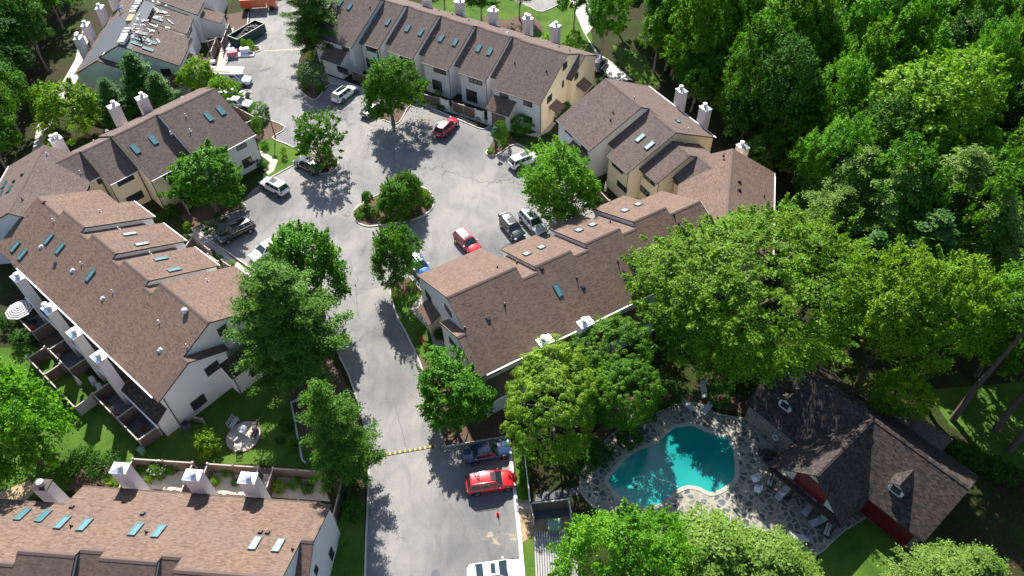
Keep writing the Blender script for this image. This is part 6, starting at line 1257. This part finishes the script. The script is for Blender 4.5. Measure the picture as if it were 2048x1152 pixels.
for nm_, cpx, nn_, mats_ in (('upper', (303, 17), 60, ('pallet_white', 'timber', 'debris', 'wood_pale')), ('lower', (288, 50), 40, ('timber', 'pallet_white', 'debris')), ('skylight', (276, 72), 30, ('timber', 'debris'))):
    p = on_roof(cpx, 1.4 if nm_ == 'upper' else 0); mb = MB(); sl = SL
    for k in range(nn_):
        dx, dy = rs_.normal(size=2) * [1.3, 1.0]; q = p + Rr.s * dx + Rr.t * dy + np.array([0, 0, sl * dy + .06 + rs_.rand() * .15]); a = rs_.uniform(0, 6.28); u_ = Rr.s * math.cos(a) + (Rr.t + [0, 0, sl]) / 1.11 * math.sin(a); n_ = np.cross(Rr.s, Rr.t + [0, 0, sl]); n_ = n_ * np.sign(n_[2]); n_ /= np.linalg.norm(n_); v_ = np.cross(n_, u_)
        mb.box(q, (rs_.uniform(.15, .9), rs_.uniform(.06, .3), .03), (u_, v_, n_), mi=k % len(mats_))
    tag(mb.build('roofing_scraps', list(mats_)), label='scatter of torn underlay and white scraps, %s patch on the re-roofed row' % nm_, cat='debris', kind='stuff')
for px0, px1, tf, m_, lb, wd in (((257, 61), (275, 62), 0, 'wood_pale', 'pale board lying across the ridge by the wrapped stacks', .25), ((262, 14), (295, 22), 1.4, 'timber', 'long pale board below the farthest stacks', .25), ((314, 79), (319, 86), 0, 'pallet_white', 'small white strip lying on the lower roof slope', .2), ((334, 39), (346, 49), 1.4, 'timber', 'pale strip lying on the second roof slope', .22), ((206, 111), (211, 105), 0, 'white', 'white tube lying at the gable edge of the underlay', .3), ((283, 62), (283, 70), 0, 'black', 'black tarpaulin crumpled by the skylights', 1.7)):
    bk_ = px0[0] < 215; a, b = on_roof(px0, tf, bk=bk_), on_roof(px1, tf, bk=bk_); d = b - a; L = np.linalg.norm(d); u_ = d / L; n_ = np.cross(Rr.s, Rr.t * (-1 if bk_ else 1) + [0, 0, SL]); n_ = n_ * np.sign(n_[2]); n_ /= np.linalg.norm(n_); v_ = np.cross(n_, u_)
    tag(MB().box((a + b) / 2 + n_ * .09, (L, wd, .06), (u_, v_, n_)).build('roof_board' if m_ != 'black' else 'tarpaulin', m_), label=lb, cat='board' if m_ != 'black' else 'tarpaulin')
def person(loc, rz, pose, label, shirt, legs, hat=None):
    """one continuous skinned body, posed by a joint skeleton (x forward)"""
    J, Rd, Ed = [], [], []
    def add(p, r, par=None):
        J.append(p); Rd.append(r); 
        if par is not None: Ed.append((par, len(J) - 1))
        return len(J) - 1
    pel = add((0, 0, pose['hip']), .135); b = pose['bend']; sx, sz = math.sin(b), math.cos(b)
    ab = add((.22 * sx, 0, pose['hip'] + .22 * sz), .12, pel); ch = add((.46 * sx, 0, pose['hip'] + .46 * sz), .145, ab); nk = add((.60 * sx, 0, pose['hip'] + .60 * sz), .055, ch)
    hb = b * .6; hd = add((.60 * sx + .13 * math.sin(hb), 0, pose['hip'] + .60 * sz + .13 * math.cos(hb)), .095, nk); tp = add((J[hd][0] + .12 * math.sin(hb), 0, J[hd][2] + .12 * math.cos(hb)), .075, hd)
    hands = []
    for s in (-1, 1):
        sh = add((J[ch][0] + .02, .19 * s, J[ch][2] + .04), .062, ch); el = add((J[ch][0] + pose['el'][0], .27 * s, J[ch][2] + pose['el'][1]), .045, sh); wr = add((J[ch][0] + pose['wr'][0], .22 * s, J[ch][2] + pose['wr'][1]), .03, el)
        d = np.array(J[wr]) - np.array(J[el]); d /= np.linalg.norm(d); pm = add(tuple(np.array(J[wr]) + d * .07), .035, wr); hands.append(pm)
        for k, (o_, l_) in enumerate(((-.03, .07), (-.01, .085), (.012, .08), (.032, .065))):
            f1 = add(tuple(np.array(J[pm]) + d * l_ * .5 + np.array([0, o_, 0])), .009, pm); add(tuple(np.array(J[f1]) + d * l_ * .5 + np.array([0, 0, -.02])), .008, f1)
        th = add(tuple(np.array(J[wr]) + d * .03 + np.array([.03, -s * .04, 0])), .011, wr); add(tuple(np.array(J[th]) + d * .03 + np.array([.015, -s * .01, 0])), .009, th)
        hp = add((0, .09 * s, pose['hip'] - .06), .10, pel); kn = add((pose['kn'][s > 0][0], .13 * s, pose['kn'][s > 0][1]), .07, hp); an = add((pose['an'][s > 0][0], .13 * s, pose['an'][s > 0][1]), .045, kn); add((J[an][0] + .16, .14 * s, J[an][2] - .05), .04, an)
    me = bpy.data.meshes.new('person'); me.from_pydata([tuple(map(float, j)) for j in J], Ed, []); o = bpy.data.objects.new('person', me); C.objects.link(o)
    m_ = o.modifiers.new('s', 'SKIN'); 
    for i, v in enumerate(me.skin_vertices[0].data): v.radius = (Rd[i], Rd[i]); v.use_root = (i == 0)
    s2 = o.modifiers.new('d', 'SUBSURF'); s2.levels = 1
    bpy.context.view_layer.update(); dg = bpy.context.evaluated_depsgraph_get(); me2 = bpy.data.meshes.new_from_object(o.evaluated_get(dg)); bpy.data.objects.remove(o)
    me2.name = 'person'; [me2.materials.append(M[x]) for x in (legs, shirt, 'skin', 'black')]
    JJ = np.array(J); kinds = [0] * len(J)
    for i in range(len(J)): kinds[i] = 1 if i in (1, 2) or Rd[i] in (.062, .045) and J[i][2] > pose['hip'] - .3 and abs(J[i][1]) > .17 else (2 if Rd[i] <= .035 or i in (3, 4, 5) else 0)
    for i in range(len(J)):
        if Rd[i] == .04: kinds[i] = 3
    for f in me2.polygons: f.use_smooth = True; c_ = np.array(f.center); f.material_index = kinds[int(np.argmin(((JJ - c_) ** 2).sum(1) ** .5 - np.array(Rd) * .6))]
    o = bpy.data.objects.new('person', me2); C.objects.link(o); o.location = tuple(loc); o.rotation_euler = (0, 0, rz); tag(o, label=label, cat='person', group='roofers at work')
    if hat:
        mb = MB(); hz = J[hd]; mb.tube([(hz[0] + .02, 0, hz[2] + .03), (hz[0] + .02, 0, hz[2] + .05), (hz[0] + .04 * sx, 0, hz[2] + .13), (hz[0] + .05 * sx, 0, hz[2] + .17)], [.17, .13, .11, .03], 12); h = mb.build('hat', hat, o)
    return o
bent = dict(hip=.82, bend=1.25, el=(.06, -.28), wr=(.12, -.52), kn=((.12, .46), (.16, .46)), an=((-.02, .08), (.10, .08)))
kneel = dict(hip=.48, bend=.7, el=(.16, -.22), wr=(.36, -.34), kn=((.40, .30), (.25, .08)), an=((.22, .06), (-.22, .06)))
person(on_roof((181, 97), 0, bk=True), 1.4, bent, 'roofer in dark clothes bending over at the chimney foot, orange cap', 'membrane', 'black', 'orange')
person(on_roof((240, 28), 1.4, bk=True), .6, bent, 'roofer in a light blue shirt stooping on the upper roof edge', 'blue_plastic', 'membrane', 'white')
person(on_roof((286, 86), 0), 2.4, kneel, 'roofer in black crouching among the blue skylights', 'black', 'black', 'debris')
# materials on the path before the re-roofed row
for px_, dims, az, m_, lb, nm in (((467, 113), (1.7, 1.1, .9), 10, 'pink', 'red and blue wrapped pallet beside the dumpster path', 'pallet_load'), ((463, 106), (1.4, .8, .7), 5, 'blue_plastic', 'blue wrapped roll load left of the dumpster nose', 'pallet_load'), ((491, 111), (3.0, 1.2, .25), 3, 'pallet_white', 'long white board stack on the asphalt below the dumpster', 'board_stack'), ((492, 107), (1.6, .9, .75), 3, 'pallet_white', 'white wrapped carton on top of the long board stack', 'carton'), ((457, 121), (.8, .5, .25), 30, 'blue_plastic', 'small blue tarp bundle at the pallet foot', 'tarp_bundle'), ((503, 110), (.6, .5, .4), 0, 'red_paint', 'small red box at the right end of the board stack', 'tool_box'), ((447, 132), (.35, 3.2, .12), -14, 'timber', 'pale timber lying along the path edge', 'timber_beam'), ((427, 126), (.7, .7, .45), 0, 'white', 'white planter tub by the re-roofed row porch', 'planter_tub')):
    p = G(*px_); zz = .3 if nm == 'carton' else .03; a = math.radians(az); r = empty(nm, (p[0], p[1], zz), a, label=lb, cat=nm.replace('_', ' ')); mb = MB(); mb.box((0, 0, dims[2] / 2 + (.1 if 'pallet' in nm else 0)), dims); mb.build('load' if 'pallet' in nm else 'body', m_, r, bevel=.04)
    if 'pallet' in nm:
        mb = MB(); mb.box((0, 0, .05), (dims[0] + .1, dims[1] + .1, .09)); mb.build('pallet', 'wood_pale', r)
        for x in (-.4, .4): mb = MB(); mb.box((x, 0, dims[2] / 2 + .1), (.08, dims[1] + .02, dims[2] + .02)); mb.build('strap', 'blue_plastic' if m_ == 'pink' else 'white', r)
p = G(458, 88); mb = MB()
for k in range(80):
    dx, dy = rs_.normal(size=2) * [.9, 1.6]; a = rs_.uniform(0, 6); mb.box((p[0] + dx, p[1] + dy, .06 + rs_.rand() * .1), (rs_.uniform(.1, .6), rs_.uniform(.06, .25), .03), ((math.cos(a), math.sin(a), 0), (-math.sin(a), math.cos(a), 0), (0, 0, 1)), mi=k % 3)
tag(mb.build('ground_scraps', ['timber', 'pallet_white', 'debris']), label='scatter of pale roofing scraps on the path beside the dumpster', cat='debris', kind='stuff')
# white garden stones
for k, (x, y, r_) in enumerate(((348, 975, 9), (335, 968, 6), (450, 982, 10), (484, 985, 8), (600, 993, 8), (312, 965, 9))):
    c = G(x, y); q = r_ * mpp(x, y); rs_ = np.random.RandomState(k); ang = np.linspace(0, 2 * math.pi, 9, endpoint=False)
    tag(MB().prism([(c[0] + q * math.cos(a) * rs_.uniform(.75, 1.1), c[1] + q * math.sin(a) * rs_.uniform(.75, 1.1)) for a in ang], 0, .07).build('stepping_stone', 'concrete', bevel=.02), label=['pale slab right of the white hydrangea', 'small pale slab below the white hydrangea', 'broad pale slab in the second walled garden', 'pale slab beside the third sunlit chimney', 'pale round slab in the third walled garden', 'brownish slab behind the first sunlit chimney'][k], cat='stepping stone', group='stepping stones in the walled gardens')
# pool hose
hp = [G(*p, .09) for p in smooth_line([(1312, 955), (1325, 961), (1340, 965), (1356, 974)], 4)]; tag(MB().tube(hp, .03, 6).build('pool_hose', 'white'), label='thin white hose floating on the pool near the inner curve', cat='hose')
p = G(1271, 972, .1); tag(MB().box((p[0], p[1], .1), (.35, .3, .15)).build('pool_cleaner', 'black', bevel=.05), label='small dark cleaning unit in the shallow end of the pool', cat='pool cleaner')
